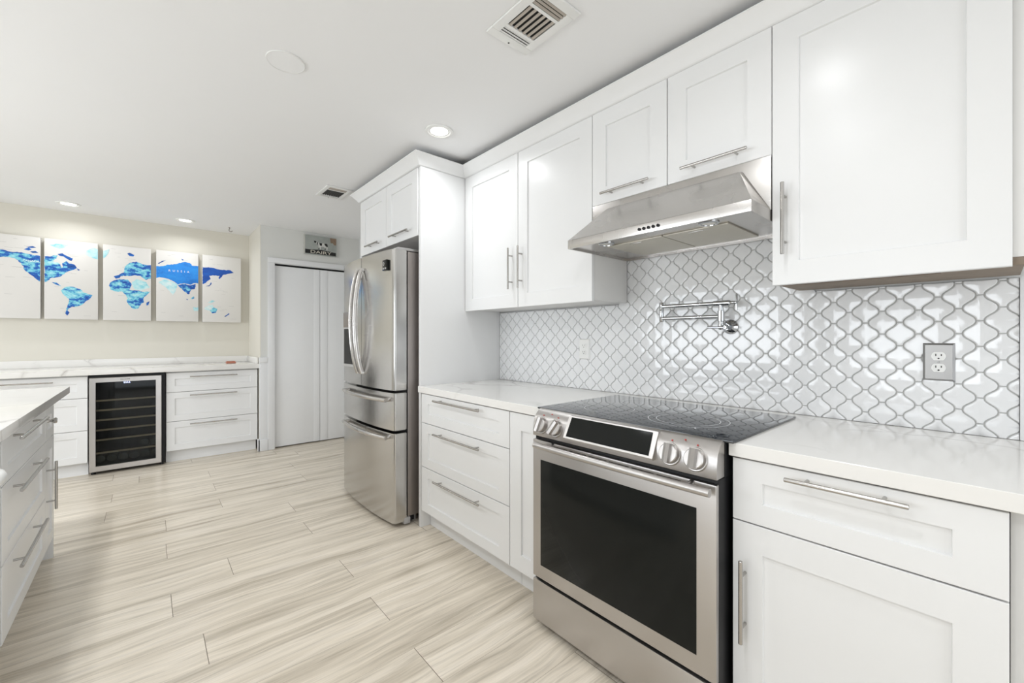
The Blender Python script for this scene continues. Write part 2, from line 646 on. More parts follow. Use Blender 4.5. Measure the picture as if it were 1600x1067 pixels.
# unseen wall behind the camera; its patio opening is placed to light the island
mb = MB()
mb.box((XL, YB - .1, 0), (-.75, YB, ZC)).box((1.85, YB - .1, 0), (XR, YB, ZC)).box((-.75, YB - .1, 2.1), (1.85, YB, ZC))
struct('wall_back', mb, 'wall_white')
mb = MB()
for a, b in (((-.75, 0, 0), (-.68, 0, 2.1)), ((1.78, 0, 0), (1.85, 0, 2.1)), ((.52, 0, 0), (.58, 0, 2.1)), ((-.75, 0, 2.04), (1.85, 0, 2.1)), ((-.75, 0, 0), (1.85, 0, .05))):
    mb.box((a[0], YB - .08, a[2]), (b[0], YB - .03, b[2]))
struct('door_2', mb, 'trim')
# left wall with two unseen window openings, the longer one added for daylight
mb = MB()
ops = [(.05, 1.4, .8, 1.8), (2.0, 4.4, .6, 1.9)]
mb.box((XL - .1, YB, 0), (XL, YF, .6)).box((XL - .1, YB, 1.9), (XL, YF, ZC))
mb.box((XL - .1, YB, .6), (XL, .05, 1.9)).box((XL - .1, 1.4, .6), (XL, 2.0, 1.9)).box((XL - .1, 4.4, .6), (XL, YF, 1.9))
mb.box((XL - .1, .05, .6), (XL, 1.4, .8)).box((XL - .1, .05, 1.8), (XL, 1.4, 1.9))
struct('wall_left', mb, 'wall_white')
for i, (a, b, c, d) in enumerate(ops):
    mb = MB()
    for q in (((a, c), (a + .05, d)), ((b - .05, c), (b, d)), ((a, c), (b, c + .05)), ((a, d - .05), (b, d)), (((a + b) / 2 - .02, c), ((a + b) / 2 + .02, d))):
        mb.box((XL - .08, q[0][0], q[0][1]), (XL - .04, q[1][0], q[1][1]))
    struct('window_%d' % (i + 1), mb, 'trim')

# pantry block beside the map niche
XN, YP = .925, 5.20
struct('wall_niche', MB().box((XN, YP, 0), (XN + .004, YF, ZC)), 'wall')
mb = MB()
mb.box((XN + .0045, YP, 0), (1.062, YF, ZC)).box((1.062, YP, 2.047), (1.85, YP + .1, ZC)).box((1.85, YP, 0), (XR, YP + .1, ZC))
struct('wall_pantry', mb, 'wall_shaded')
# white wainscot piece with a cap, left of the door
mb = MB()
mb.box((XN - .004, YP - .010, .0), (.994, YP, .955), .001)
mb.box((XN - .014, YP - .022, .955), (.994, YP, 1.012), .004)
mb.box((XN - .004, YP, .0), (XN, YP + .045, .955))
struct('trim_1', mb, 'trim')
mb = MB()
mb.box((XN - .022, YP - .026, 0), (.994, YP - .0105, .125), .005)
mb.box((XN - .022, YP - .026, 0), (XN - .0045, YP + .05, .125), .005)
struct('baseboard_pantry', mb, 'trim')
# door casing
mb = MB()
mb.box((.994, YP - .020, 0), (1.062, YP, 2.047), .004).box((1.85, YP - .020, 0), (1.918, YP, 2.047), .004).box((.994, YP - .022, 2.047), (1.918, YP, 2.103), .004)
mb.box((1.062, YP, 2.042), (1.85, YP + .015, 2.047))
struct('trim_2', mb, 'trim')
# bifold pantry door: two leaves, each with a raised stile beside the fold
mb = MB()
mb.box((1.068, YP + .020, .012), (1.539, YP + .050, 2.022), .002)
mb.box((1.473, YP + .016, .012), (1.539, YP + .0195, 2.022), .0015)
mb.box((1.543, YP + .020, .010), (1.846, YP + .050, 2.022), .002)
mb.box((1.543, YP + .016, .010), (1.624, YP + .0195, 2.022), .0015)
pd = struct('door_1', mb, 'door')
mb = MB()
mb.box((1.064, YP + .022, 2.024), (1.848, YP + .045, 2.041))
struct('door_track', mb, 'black', pd)

# crown mouldings
def crown(name, path):
    prof = [(0, 2.338), (.008, 2.343), (.012, 2.352), (.050, 2.396), (.056, 2.400), (.056, 2.405), (-.03, 2.405), (-.03, 2.338)]
    n = len(path)
    nor = []
    for i in range(n - 1):
        d = (Vector(path[i + 1]) - Vector(path[i])).normalized()
        nor.append(Vector((d.y, -d.x)))
    mb = MB()
    rings = []
    for i in range(n):
        a = nor[max(i - 1, 0)]
        b = nor[min(i, n - 2)]
        m = (a + b)
        m = m / max(m.dot(a), 1e-6) if i not in (0, n - 1) else a
        rings.append([mb.bm.verts.new((path[i][0] + m.x * o, path[i][1] + m.y * o, z)) for o, z in prof])
    k = len(prof)
    for r, s in zip(rings, rings[1:]):
        for i in range(k):
            j = (i + 1) % k
            mb.bm.faces.new([r[i], r[j], s[j], s[i]])
    mb.bm.faces.new(rings[0])
    mb.bm.faces.new(rings[-1])
    struct(name, mb, 'cab')


crown('trim_3', [(1.95, 3.442), (1.325, 3.442), (1.325, 2.43), (1.70, 2.43)])
crown('trim_4', [(1.68, 2.428), (1.68, -.40)])


# ================================================================== white shaker cabinets
PW, PB = face_w(1.68), face_w(1.325)


def front(kind, P, u0, u1, z0, z1, parent, handle=None, fw=.08, fz=None, t=.02, dep=.008):
    d = obj(kind, shaker(MB(), P, u0, u1, z0, z1, fw, t, dep, fz), 'cab', parent)
    if handle:
        obj('handle', bar_pull(P, *handle), 'nickel', d, 'satin steel bar handle on two posts')
    return d


# --- wall cabinets over the counter
c = thing('wall_cabinet', 'white two-door wall cabinet between the tall fridge panel and the range hood', 'cabinet', (1.84, 1.87, 1.41))
mb = MB()
mb.box((1.702, 1.319, 1.417), (1.985, 2.427, 2.337), .001)
obj('carcass', mb, 'cab_in', c)
front('door', PW, 1.877, 2.425, 1.41, 2.337, c, (1.927, 1.927, 1.519, 1.768))
front('door', PW, 1.319, 1.873, 1.41, 2.337, c, (1.838, 1.838, 1.519, 1.768))

c = thing('wall_cabinet', 'short white two-door wall cabinet directly above the steel range hood', 'cabinet', (1.84, .917, 1.88))
obj('carcass', MB().box((1.702, .5195, 1.886), (1.985, 1.3165, 2.337), .001), 'cab_in', c)
front('door', PW, .919, 1.316, 1.880, 2.337, c, (.988, 1.244, 1.921, 1.921))
front('door', PW, .5195, .915, 1.880, 2.337, c, (.589, .842, 1.919, 1.919))

c = thing('wall_cabinet', 'large single-door white wall cabinet nearest the camera, right of the hood', 'cabinet', (1.84, .24, 1.41))
mb = MB()
mb.box((1.702, -.054, 1.437), (1.985, .517, 2.337), .001)
obj('carcass', mb, 'cab_in', c)
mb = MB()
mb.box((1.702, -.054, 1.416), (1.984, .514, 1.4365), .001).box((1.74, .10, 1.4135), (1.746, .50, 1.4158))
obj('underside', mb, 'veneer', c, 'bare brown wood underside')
front('door', PW, -.033, .517, 1.412, 2.337, c, (.476, .476, 1.514, 1.762))

# --- over-fridge cabinet and tall panels
c = thing('wall_cabinet', 'small white two-door cabinet above the fridge', 'cabinet', (1.66, 2.94, 1.89))
PF = face_w(1.33)
obj('carcass', MB().box((1.352, 2.459, 1.897), (1.985, 3.416, 2.335), .001), 'cab_in', c)
front('door', PF, 2.462, 2.934, 1.893, 2.335, c, (2.546, 2.826, 1.943, 1.943))
front('door', PF, 2.938, 3.416, 1.893, 2.335, c, (3.018, 3.257, 1.943, 1.943))
tag(center_origin(obj('end_panel', MB().box((1.335, 2.430, 0), (1.998, 2.456, 2.336), .001), 'cab')), 'tall white panel between the fridge and the short end of the counter', 'panel')
tag(center_origin(obj('end_panel', MB().box((1.335, 3.419, 0), (1.998, 3.441, 2.336), .001), 'cab')), 'tall white panel on the far side of the fridge', 'panel')

# --- base cabinets left of the range
c = thing('base_cabinet', 'white three-drawer base cabinet between the fridge panel and the narrow door', 'cabinet', (1.66, 1.97, 0))
mb = MB()
mb.box((1.347, 1.539, .118), (1.98, 2.427, .870), .001)
obj('carcass', mb, 'cab_in', c)
obj('toe_kick', MB().box((1.405, 1.539, 0), (1.42, 2.427, .118)), 'cab', c)
for z0, z1, zh in ((.688, .869, .846), (.408, .684, .645), (.124, .404, .360)):
    front('drawer', PB, 1.541, 2.400, z0, z1, c, (1.745, 2.205, zh, zh), fw=.08, fz=.058)
c = thing('base_cabinet', 'narrow white base cabinet with one plain door beside the range', 'cabinet', (1.66, 1.42, 0))
obj('carcass', MB().box((1.347, 1.308, .118), (1.98, 1.537, .870), .001), 'cab_in', c)
obj('toe_kick', MB().box((1.405, 1.308, 0), (1.42, 1.537, .118)), 'cab', c)
front('door', PB, 1.309, 1.536, .124, .869, c)

# --- base cabinet right of the range
c = thing('base_cabinet', 'white base cabinet with a drawer over one door, right of the range', 'cabinet', (1.66, .245, 0))
obj('carcass', MB().box((1.347, -.021, .118), (1.98, .514, .870), .001), 'cab_in', c)
obj('toe_kick', MB().box((1.405, -.021, 0), (1.42, .514, .118)), 'cab', c)
front('drawer', PB, -.022, .513, .688, .869, c, (.124, .369, .846, .846), fz=.06)
front('door', PB, -.022, .513, .124, .684, c, (.478, .478, .344, .583))
tag(center_origin(obj('filler_panel', MB().box((1.36, -.45, 0), (1.98, -.024, .872), .001), 'cab_in')), 'set-back white filler panel at the right edge under the counter', 'panel')

# --- stone worktop of the stove run: one piece, notched around the range
out = [(1.315, 2.429), (1.315, 1.307), (1.893, 1.307), (1.893, .520), (1.315, .520), (1.315, -.45), (1.999, -.45), (1.999, 2.429)]
mb = MB()
mb.prism([(x, y, .875) for x, y in out], (0, 0, .875), (0, 0, .915))
bmesh.ops.bevel(mb.bm, geom=[e for e in mb.bm.edges if all(abs(v.co.z - .915) < 1e-4 for v in e.verts) or all(abs(v.co.z - .875) < 1e-4 for v in e.verts)], offset=.0015, segments=1, affect='EDGES')
tag(obj('countertop', mb, 'quartz'), 'white veined stone countertop on both sides of the range', 'countertop')


# ================================================================== arabesque tile backsplash
def backsplash():
    py, pz = .0941, .0820
    a, b, g = .0092, .0379, .0014
    n = 9
    outline = []
    hz = pz / 2

    def hw(z):
        q = 1 - abs(z) / hz
        s = q * q * (3 - 2 * q)
        s = .3 * s + .7 * (6 * q ** 5 - 15 * q ** 4 + 10 * q ** 3)
        return a + (b - a) * s
    zs = [-hz + 2 * hz * i / (4 * n) for i in range(4 * n + 1)]
    right = [(hw(z), z) for z in zs]
    full = right + [(-y, z) for y, z in reversed(right)]
    # inset outline: narrower and shorter by d all round
    def offs(pts, d):
        return [((abs(y) - d) * (1 if y > 0 else -1), z * (1 - d / hz)) for y, z in pts]
    rings = [(offs(full, g), 0.0), (offs(full, g + .0003), .0035), (offs(full, g + .0012), .0050), (offs(full, g + .0024), .0056), (offs(full, g + .0036), .0057)]
    m = len(full)
    V, F = [], []
    rnd = random.Random(11)
    lo_y, hi_y, lo_z = -.052, 2.428, .9165
    for parity in (0, 1):
        for i in range(-2, 28):
            for j in range(-6, 6):
                cy = .027 + py * (i + .5 * parity)
                cz = 1.281 + hz + pz * (j + .5 * parity)
                top = 1.655 if .47 < cy < 1.37 else 1.409
                if cy + b < lo_y or cy - b > hi_y or cz + hz < lo_z or cz - hz > top:
                    continue
                ty, tz = rnd.gauss(0, .009), rnd.gauss(0, .009)
                base = len(V)
                for ring, h in rings:
                    for y, z in ring:
                        yy = min(max(cy + y, lo_y), hi_y)
                        zz = min(max(cz + z, lo_z), top)
                        dome = .0 if h < .005 else 0
                        V.append((1.9995 - h - dome - (y * ty + z * tz if h > 0 else 0), yy, zz))
                for r in range(4):
                    for k in range(m):
                        l = (k + 1) % m
                        F.append((base + r * m + k, base + r * m + l, base + (r + 1) * m + l, base + (r + 1) * m + k))
                # slightly domed glaze
                V.append((1.9995 - .0060, min(max(cy, lo_y), hi_y), min(max(cz, lo_z), top)))
                ctr = len(V) - 1
                for k in range(m):
                    l = (k + 1) % m
                    F.append((base + 4 * m + k, base + 4 * m + l, ctr))
    me = bpy.data.meshes.new('tile_backsplash')
    # grout bed
    mb = MB()
    mb.box((1.9988, lo_y, .9155), (2.0035, 2.4295, 1.411)).box((1.9988, .47, 1.411), (2.0035, 1.37, 1.66))
    mb.bm.verts.index_update()
    nv, nf = len(V), len(F)
    V += [tuple(v.co) for v in mb.bm.verts]
    F += [tuple(nv + v.index for v in f.verts) for f in mb.bm.faces]
    mb.bm.free()
    me.from_pydata(V, [], F)
    me.materials.append(M['tile'])
    me.materials.append(M['grout'])
    me.polygons.foreach_set('material_index', [0] * nf + [1] * (len(F) - nf))
    me.polygons.foreach_set('use_smooth', [True] * nf + [False] * (len(F) - nf))
    bm = bmesh.new()
    bm.from_mesh(me)
    bmesh.ops.recalc_face_normals(bm, faces=bm.faces)
    bm.to_mesh(me)
    bm.free()
    o = bpy.data.objects.new('tile_backsplash', me)
    COL.objects.link(o)
    tag(o, 'glossy white lantern-shaped tile backsplash with grey grout behind the range', 'backsplash')


backsplash()
struct('trim_5', MB().box((1.990, -.075, .916), (2.0035, -.0535, 1.411), .002), 'trim')


# ================================================================== range
def build_range():
    r = thing('range', 'stainless steel slide-in electric range with black glass cooktop', 'stove', (1.55, .91, 0))
    mb = MB()
    mb.box((1.268, .5285, .045), (1.890, 1.298, .808), .002).box((1.303, .526, .8085), (1.890, 1.300, .9135), .002)
    obj('body', mb, 'black', r)
    mb = MB()
    for x in (1.32, 1.84):
        for y in (.57, 1.25):
            obj('foot', MB().cyl((x, y, 0), (x, y, .046), .018, 12), 'black', r)
    # glass top with printed rings
    mb = MB()
    mb.box((1.296, .500, .9155), (1.889, 1.316, .9225), .0015)
    top = obj('cooktop', mb, 'cooktop', r, 'black glass cooktop with thin printed rings')
    mb = MB()
    for cx, cy, rs in ((1.515, .745, (.140, .110)), (1.50, 1.085, (.105,)), (1.765, .72, (.075,)), (1.765, 1.08, (.095,))):
        for R in rs:
            k = 72
            w = .0014
            ri = [mb.bm.verts.new((cx + (R - w) * math.cos(2 * math.pi * i / k), cy + (R - w) * math.sin(2 * math.pi * i / k), .92275)) for i in range(k)]
            ro = [mb.bm.verts.new((cx + (R + w) * math.cos(2 * math.pi * i / k), cy + (R + w) * math.sin(2 * math.pi * i / k), .92275)) for i in range(k)]
            for i in range(k):
                j = (i + 1) % k
                mb.bm.faces.new([ri[i], ro[i], ro[j], ri[j]])
    obj('burner_ring', mb, 'mark', top)
    # control panel: sloped top curving into an upright front
    prof = [(1.300, .9215), (1.290, .9200), (1.280, .9140), (1.2655, .9000), (1.2560, .8850), (1.2510, .8680), (1.2480, .8450), (1.2470, .8150), (1.2480, .8120), (1.300, .8120)]
    mb = MB()
    mb.prism([(x, .527, z) for x, z in prof], (0, .527, 0), (0, 1.2935, 0))
    cp = obj('control_panel', mb, 'steel_range', r, sharp=50)
    # display wedge
    A = lambda y: [(1.283, y, .9165), (1.268, y, .9175), (1.2285, y, .8360), (1.2310, y, .8290), (1.2500, y, .8290)]
    mb = MB()
    mb.prism(A(.722), (0, .722, 0), (0, 1.106, 0))
    dsp = obj('display', mb, 'steel_range', cp)
    n = Vector((-.0815, 0, .0395)).normalized()
    e = n * .0012
    mb = MB()
    pa, pb = Vector((1.2656, 0, .9125)), Vector((1.2314, 0, .8420))
    q = [Vector((pa.x, .740, pa.z)), Vector((pa.x, 1.091, pa.z)), Vector((pb.x, 1.094, pb.z)), Vector((pb.x, .737, pb.z))]
    mb.prism([tuple(v) for v in q], (0, 0, 0), tuple(e))
    obj('display_glass', mb, 'black_gloss', cp, 'black glass display')
    # knobs
    ax = Vector((-.93, 0, .30)).normalized()
    up = Vector((.30, 0, .93)).normalized()
    for ky, turn in ((1.245, -.15), (1.163, -.5), (.672, 0), (.590, .0)):
        base = Vector((1.2545, ky, .858))
        mb = MB()
        mb.lathe(base - ax * .006, ax, [(0, .036), (.010, .036), (.013, .034), (.0132, .0315)], 36)
        kb = obj('knob', mb, 'steel_range', cp)
        mb = MB()
        mb.lathe(base + ax * .008, ax, [(0, .0315), (.014, .0305), (.017, .028), (.0172, .0)], 36, cap=False)
        # grip bar with a bevelled ridge
        s = Vector((0, 1, 0))
        c, sn = math.cos(turn), math.sin(turn)
        u = up * c + s * sn
        w = s * c - up * sn
        o0 = base + ax * .024
        pr = [(-.0125, 0), (-.0095, .012), (0, .0165), (.0095, .012), (.0125, 0)]
        L = .0295
        mb.prism([tuple(o0 - u * L + w * a_ + ax * b_) for a_, b_ in pr], (0, 0, 0), tuple(u * 2 * L))
        obj('knob_grip', mb, 'steel_range', kb)
    for ky in (1.245, 1.163, .672, .590, .632, 1.204):
        mb = MB()
        z = .900 if ky not in (.632, 1.204) else .908
        x = 1.2645 if ky not in (.632, 1.204) else 1.2712
        mb.box((x - .003, ky - .0018, z - .0018), (x + .002, ky + .0018, z + .0018))
        obj('indicator_mark', mb, 'red', cp, 'small red mark')
    # oven door
    mb = MB()
    mb.box((1.2470, .5275, .2150), (1.2660, 1.2935, .7960), .004)
    dr = obj('oven_door', mb, 'steel_range', r)
    mb = MB()
    mb.box((1.2462, .586, .272), (1.2480, 1.248, .715), .0006)
    obj('oven_window', mb, 'black_gloss', dr, 'black glass oven window')
    mb = MB()
    for i in range(6):
        y0 = .635 + i * .093
        for z in (.771, .780):
            mb.box((1.2464, y0, z), (1.2475, y0 + .082, z + .0045))
    obj('vent_slots', mb, 'slot', dr)
    mb = MB()
    pts = [(1.2060 + .004 * ((i / 12 - .5) * 2) ** 2, .531 + .716 * i / 12, .783) for i in range(13)]
    mb.tube(pts, .0125, 18)
    for y in (.600, 1.178):
        mb.cyl((1.2475, y, .787), (1.2090, y, .784), .010, 14)
    obj('oven_handle', mb, 'steel_range', dr)
    # storage drawer
    mb = MB()
    mb.box((1.2470, .5275, .0320), (1.2660, 1.2935, .2030), .004)
    obj('storage_drawer', mb, 'steel_range', r)
    return dr


oven_door = build_range()


# ================================================================== range hood
def build_hood():
    h = thing('range_hood', 'stainless steel under-cabinet range hood over the cooktop', 'range hood', (1.74, .917, 1.643))
    ya, yb = .5205, 1.3155
    mb = MB()
    # back plate and sloped canopy
    mb.box((1.681, ya, 1.684), (1.985, yb, 1.879), .001)
    lo = [(1.495, ya, 1.6825), (1.495, yb, 1.6825), (1.6805, yb, 1.6825), (1.6805, ya, 1.6825)]
    hi = [(1.668, .622, 1.846), (1.668, 1.218, 1.846), (1.6805, 1.225, 1.846), (1.6805, .615, 1.846)]
    v = [mb.bm.verts.new(p) for p in lo + hi]
    for q in ((0, 1, 5, 4), (1, 2, 6, 5), (2, 3, 7, 6), (3, 0, 4, 7), (4, 5, 6, 7), (3, 2, 1, 0)):
        mb.bm.faces.new([v[i] for i in q])
    # lip box: four sides, open below
    mb.box((1.495, ya, 1.643), (1.505, yb, 1.6824), .0015).box((1.505, ya, 1.643), (1.985, ya + .008, 1.6824)).box((1.505, yb - .008, 1.643), (1.985, yb, 1.6824)).box((1.975, ya + .008, 1.643), (1.985, yb - .008, 1.6824))
    mb.box((1.505, ya + .008, 1.652), (1.975, yb - .008, 1.660))
    obj('canopy', mb, 'steel', h)
    for y0, y1 in ((.640, .899), (.904, 1.176)):
        mb = MB()
        mb.box((1.612, y0, 1.6465), (1.918, y1, 1.6518), .001)
        f = obj('grease_filter', mb, 'filter', h, 'pale mesh grease filter')
        mb = MB()
        mb.box((1.63, (y0 + y1) / 2 - .03, 1.6445), (1.638, (y0 + y1) / 2 + .03, 1.6464), .0005)
        obj('filter_latch', mb, 'steel', f)
    for y in (.690, 1.148):
        mb = MB()
        mb.lathe((1.567, y, 1.6519), (0, 0, -1), [(0, .036), (.004, .036), (.006, .032), (.0062, .027), (.003, .0265)], 32, cap=False)
        l = obj('hood_lamp', mb, 'chrome', h, 'round chrome lamp ring')
        mb = MB()
        mb.lathe((1.567, y, 1.6495), (0, 0, -1), [(0, .0262), (.001, .026), (.0015, .0)], 24, cap=False)
        obj('lamp_lens', mb, 'hood_lens', l)
    for i in range(5):
        mb = MB()
        y = .853 + i * .0205
        mb.lathe((1.4955, y, 1.662), (-1, 0, 0), [(0, .0062), (.005, .0062), (.006, .0045)], 14)
        obj('button', mb, 'black', h)


build_hood()


# ================================================================== fridge
def build_fridge():
    f = thing('refrigerator', 'stainless steel French-door fridge with two freezer drawers', 'fridge', (1.57, 2.985, 0))
    y0, y1, ym = 2.515, 3.430, 2.972
    xf = lambda y: 1.160 + .034 * (abs(y - (y0 + y1) / 2) / ((y1 - y0) / 2)) ** 2.2
    mb = MB()
    mb.box((1.290, 2.520, .055), (1.95, 3.405, 1.790), .003)
    obj('case', mb, 'steel_side', f)
    for x in (1.36, 1.88):
        for y in (2.58, 3.33):
            obj('foot', MB().cyl((x, y, 0), (x, y, .056), .02, 12), 'rubber', f)
    for y in (2.512, 3.366):
        obj('hinge_bracket', MB().box((1.262, y, .012), (1.305, y + .044, .052), .003), 'rubber', f)
    mb = MB()
    mb.box((1.30, 2.53, .02), (1.34, 3.38, .054))
    obj('base_grille', mb, 'black', f)

    def slab(name, ya, yb, z0, z1, round_a, round_b):
        c = .012
        pts = []
        n = 24
        if round_a:
            for k in range(7):
                t = math.pi / 2 * k / 6
                pts.append((xf(ya) + c - c * math.sin(t), ya + c - c * math.cos(t)))
        else:
            pts.append((xf(ya), ya))
        for i in range(1, n):
            y = ya + (yb - ya) * i / n
            if round_a and y < ya + c * 1.1 or round_b and y > yb - c * 1.1:
                continue
            pts.append((xf(y), y))
        if round_b:
            for k in range(7):
                t = math.pi / 2 * k / 6
                pts.append((xf(yb) + c - c * math.cos(t), yb - c + c * math.sin(t)))
        else:
            pts.append((xf(yb), yb))
        pts += [(1.279, yb), (1.279, ya)]
        mb = MB()
        mb.prism([(x, y, z0) for x, y in pts], (0, 0, z0), (0, 0, z1))
        bmesh.ops.bevel(mb.bm, geom=[e for e in mb.bm.edges if abs(e.verts[0].co.z - e.verts[1].co.z) < 1e-5], offset=.003, segments=2, affect='EDGES')
        return obj(name, mb, 'steel_v', f, sharp=30)
    dr = slab('door', y0, ym - .003, .885, 1.797, True, False)
    dl = slab('door', ym + .003, y1, .885, 1.797, False, True)
    d1 = slab('freezer_drawer', y0, y1, .627, .868, True, True)
    d2 = slab('freezer_drawer', y0, y1, .030, .608, True, True)
    mb = MB()
    mb.box((1.2792, 2.530, .06), (1.2902, 3.385, 1.785))
    obj('gasket', mb, 'black', f)

    def vhandle(y, par):
        pts = []
        n = 20
        for i in range(n + 1):
            s = i / n
            z = .972 + (1.712 - .972) * s
            bow = 1 - (2 * s - 1) ** 2
            pts.append((xf(y) - .010 - .052 * bow ** .8, y, z))
        mb = MB()
        mb.tube(pts, .0165, 14, flat=.62, up=(0, 1, 0))
        mb.box((xf(y) - .012, y - .013, .967), (xf(y) + .006, y + .013, .985), .003).box((xf(y) - .012, y - .013, 1.699), (xf(y) + .006, y + .013, 1.717), .003)
        obj('handle', mb, 'steel', par, 'bowed vertical steel handle')
    vhandle(ym - .038, dr)
    vhandle(ym + .038, dl)

    def hhandle(z, par):
        pts = []
        n = 20
        for i in range(n + 1):
            s = i / n
            y = 2.568 + (3.305 - 2.568) * s
            pts.append((xf(y) - .026 - .014 * (1 - (2 * s - 1) ** 2), y, z))
        mb = MB()
        mb.tube(pts, .0135, 14)
        for y in (2.585, 3.290):
            mb.cyl((xf(y) + .004, y, z), (xf(y) - .028, y, z), .0125, 14)
        obj('handle', mb, 'steel', par, 'bowed horizontal steel handle')
    hhandle(.822, d1)
    hhandle(.578, d2)
    # badge and ice dispenser
    mb = MB()
    mb.box((1.1690, 2.577, 1.664), (1.1830, 2.640, 1.733), .001)
    bd = obj('badge', mb, 'black_gloss', dr, 'small square black badge with a pale emblem')
    mb = MB()
    mb.lathe((1.1692, 2.622, 1.708), (-1, 0, 0), [(0, .012), (.0008, .012), (.0008, .0065), (0, .0065)], 20, cap=False)
    mb.box((1.1684, 2.612, 1.672), (1.1690, 2.634, 1.682)).box((1.1684, 2.583, 1.672), (1.1690, 2.604, 1.682))
    obj('emblem', mb, 'rubber', bd)
    ya, yb = 3.095, 3.335
    mb = MB()
    mb.box((1.158, ya, 1.005), (1.185, yb, 1.025), .003).box((1.158, ya, 1.292), (1.185, yb, 1.305), .003).box((1.158, ya, 1.025), (1.185, ya + .014, 1.292), .002).box((1.158, yb - .014, 1.025), (1.185, yb, 1.292), .002)
    dp = obj('dispenser', mb, 'rubber', dl)
    mb = MB()
    mb.box((1.1600, ya + .014, 1.025), (1.184, yb - .014, 1.292))
    obj('dispenser_recess', mb, 'black', dp)
    mb = MB()
    mb.box((1.158, ya, 1.306), (1.185, yb, 1.420), .002)
    obj('dispenser_display', mb, 'steel_side', dp)
    # top hinge covers
    for y in (2.530, 3.335):
        obj('hinge_cover', MB().box((1.225, y, 1.7975), (1.40, y + .07, 1.815), .004), 'rubber', f)


build_fridge()


# ================================================================== pot filler faucet
def build_pot_filler():
    p = thing('pot_filler', 'chrome folding pot filler faucet on the tile wall above the cooktop', 'faucet', (1.96, .79, 1.277))
    X = 1.930
    mb = MB()
    mb.lathe((1.9925, .780, 1.275), (-1, 0, 0), [(0, .033), (.006, .033), (.012, .028), (.020, .016), (.045, .0135), (.050, .0135)], 32)
    mb.cyl((X + .012, .780, 1.275), (X - .004, .797, 1.275), .0125, 20)
    obj('wall_flange', mb, 'chrome', p)
    mb = MB()
    mb.lathe((X, .797, 1.262), (0, 0, 1), [(0, .010), (.010, .0135), (.024, .0135), (.026, .0105), (.036, .0105), (.038, .0145), (.084, .0145), (.086, .010), (.100, .010)], 24)
    obj('valve_body', mb, 'chrome', p)
    mb = MB()
    mb.cyl((X - .016, .775, 1.272), (X - .016, .850, 1.272), .0048, 14, ch=.001)
    mb.cyl((X, .775, 1.272), (X - .017, .775, 1.272), .007, 14)
    obj('lever', mb, 'chrome', p)
    mb = MB()
    mb.cyl((X, .805, 1.321), (X, 1.080, 1.321), .0092, 18)
    obj('arm', mb, 'chrome', p)
    mb = MB()
    mb.lathe((X, 1.083, 1.304), (0, 0, 1), [(0, .0095), (.002, .0105), (.046, .0105), (.047, .009), (.049, .009), (.050, .0105), (.094, .0105), (.096, .0095)], 22)
    obj('knuckle', mb, 'chrome', p)
    mb = MB()
    mb.cyl((X, 1.080, 1.380), (X, .826, 1.380), .0092, 18)
    mb.lathe((X, .830, 1.380), (0, -1, 0), [(0, .0095), (.003, .0125), (.070, .0125), (.073, .0095), (.076, .0075), (.098, .0075)], 22)
    obj('arm', mb, 'chrome', p)
    mb = MB()
    mb.cyl((X, .797, 1.374), (X, .797, 1.364), .0095, 18)
    mb.cyl((X, .797, 1.366), (X, .797, 1.3625), .0080, 18)
    obj('spout', mb, 'chrome', p)
    mb = MB()
    mb.cyl((X, .732, 1.346), (X, .732, 1.418), .0050, 16, ch=.001)
    mb.cyl((X, .745, 1.380), (X, .730, 1.380), .0075, 16)
    obj('tap_handle', mb, 'chrome', p)


build_pot_filler()


# ================================================================== outlets on the tile
def outlet(name, label, y, z, w, h, mat, rough_face):
    o = thing(name, label, 'outlet', (1.985, y, z - h / 2))
    mb = MB()
    mb.box((1.9855, y - w / 2 + .006, z - h / 2 + .006), (1.9875, y + w / 2 - .006, z + h / 2 - .006))
    v = [(1.9925, w / 2, h / 2), (1.9855, w / 2 - .006, h / 2 - .006)]
    rs = [[mb.bm.verts.new((x, y + sy * a, z + sz * b)) for sy, sz in ((-1, -1), (1, -1), (1, 1), (-1, 1))] for x, a, b in v]
    for i in range(4):
        j = (i + 1) % 4
        mb.bm.faces.new([rs[0][i], rs[0][j], rs[1][j], rs[1][i]])
    mb.bm.faces.new(rs[0])
    mb.lathe((1.9856, y, z), (-1, 0, 0), [(0, .0032), (.0008, .0028), (.001, .0)], 14, cap=False)
    pl = obj('wall_plate', mb, mat, o)
    for dz in (.0195, -.0195):
        zc = z + dz
        mb = MB()
        pts = []
        for k in range(40):
            t = 2 * math.pi * k / 40
            yy, zz = .0172 * math.cos(t), .0172 * math.sin(t)
            zz = max(min(zz, .0138), -.0138)
            pts.append((1.9856, y + yy, zc + zz))
        mb.prism(pts, (0, 0, 0), (-.0020, 0, 0), 0)
        for dy, hh in ((.0065, .0075), (-.0065, .0062)):
            mb.box((1.9832, y + dy - .0013, zc + .004 - hh / 2), (1.9837, y + dy + .0013, zc + .004 + hh / 2), mi=1)
        mb.lathe((1.9837, y, zc - .0075), (-1, 0, 0), [(0, .0026), (.0005, .0026)], 12, mi=1)
        obj('receptacle', mb, ['plastic', 'slot'], pl, 'white receptacle')


outlet('power_outlet', 'double power outlet with a steel plate on the tile right of the range', .119, 1.146, .076, .125, 'plate', .1)
outlet('power_outlet', 'double power outlet with a white plate on the tile left of the range', 1.619, 1.157, .082, .123, 'plastic', .1)


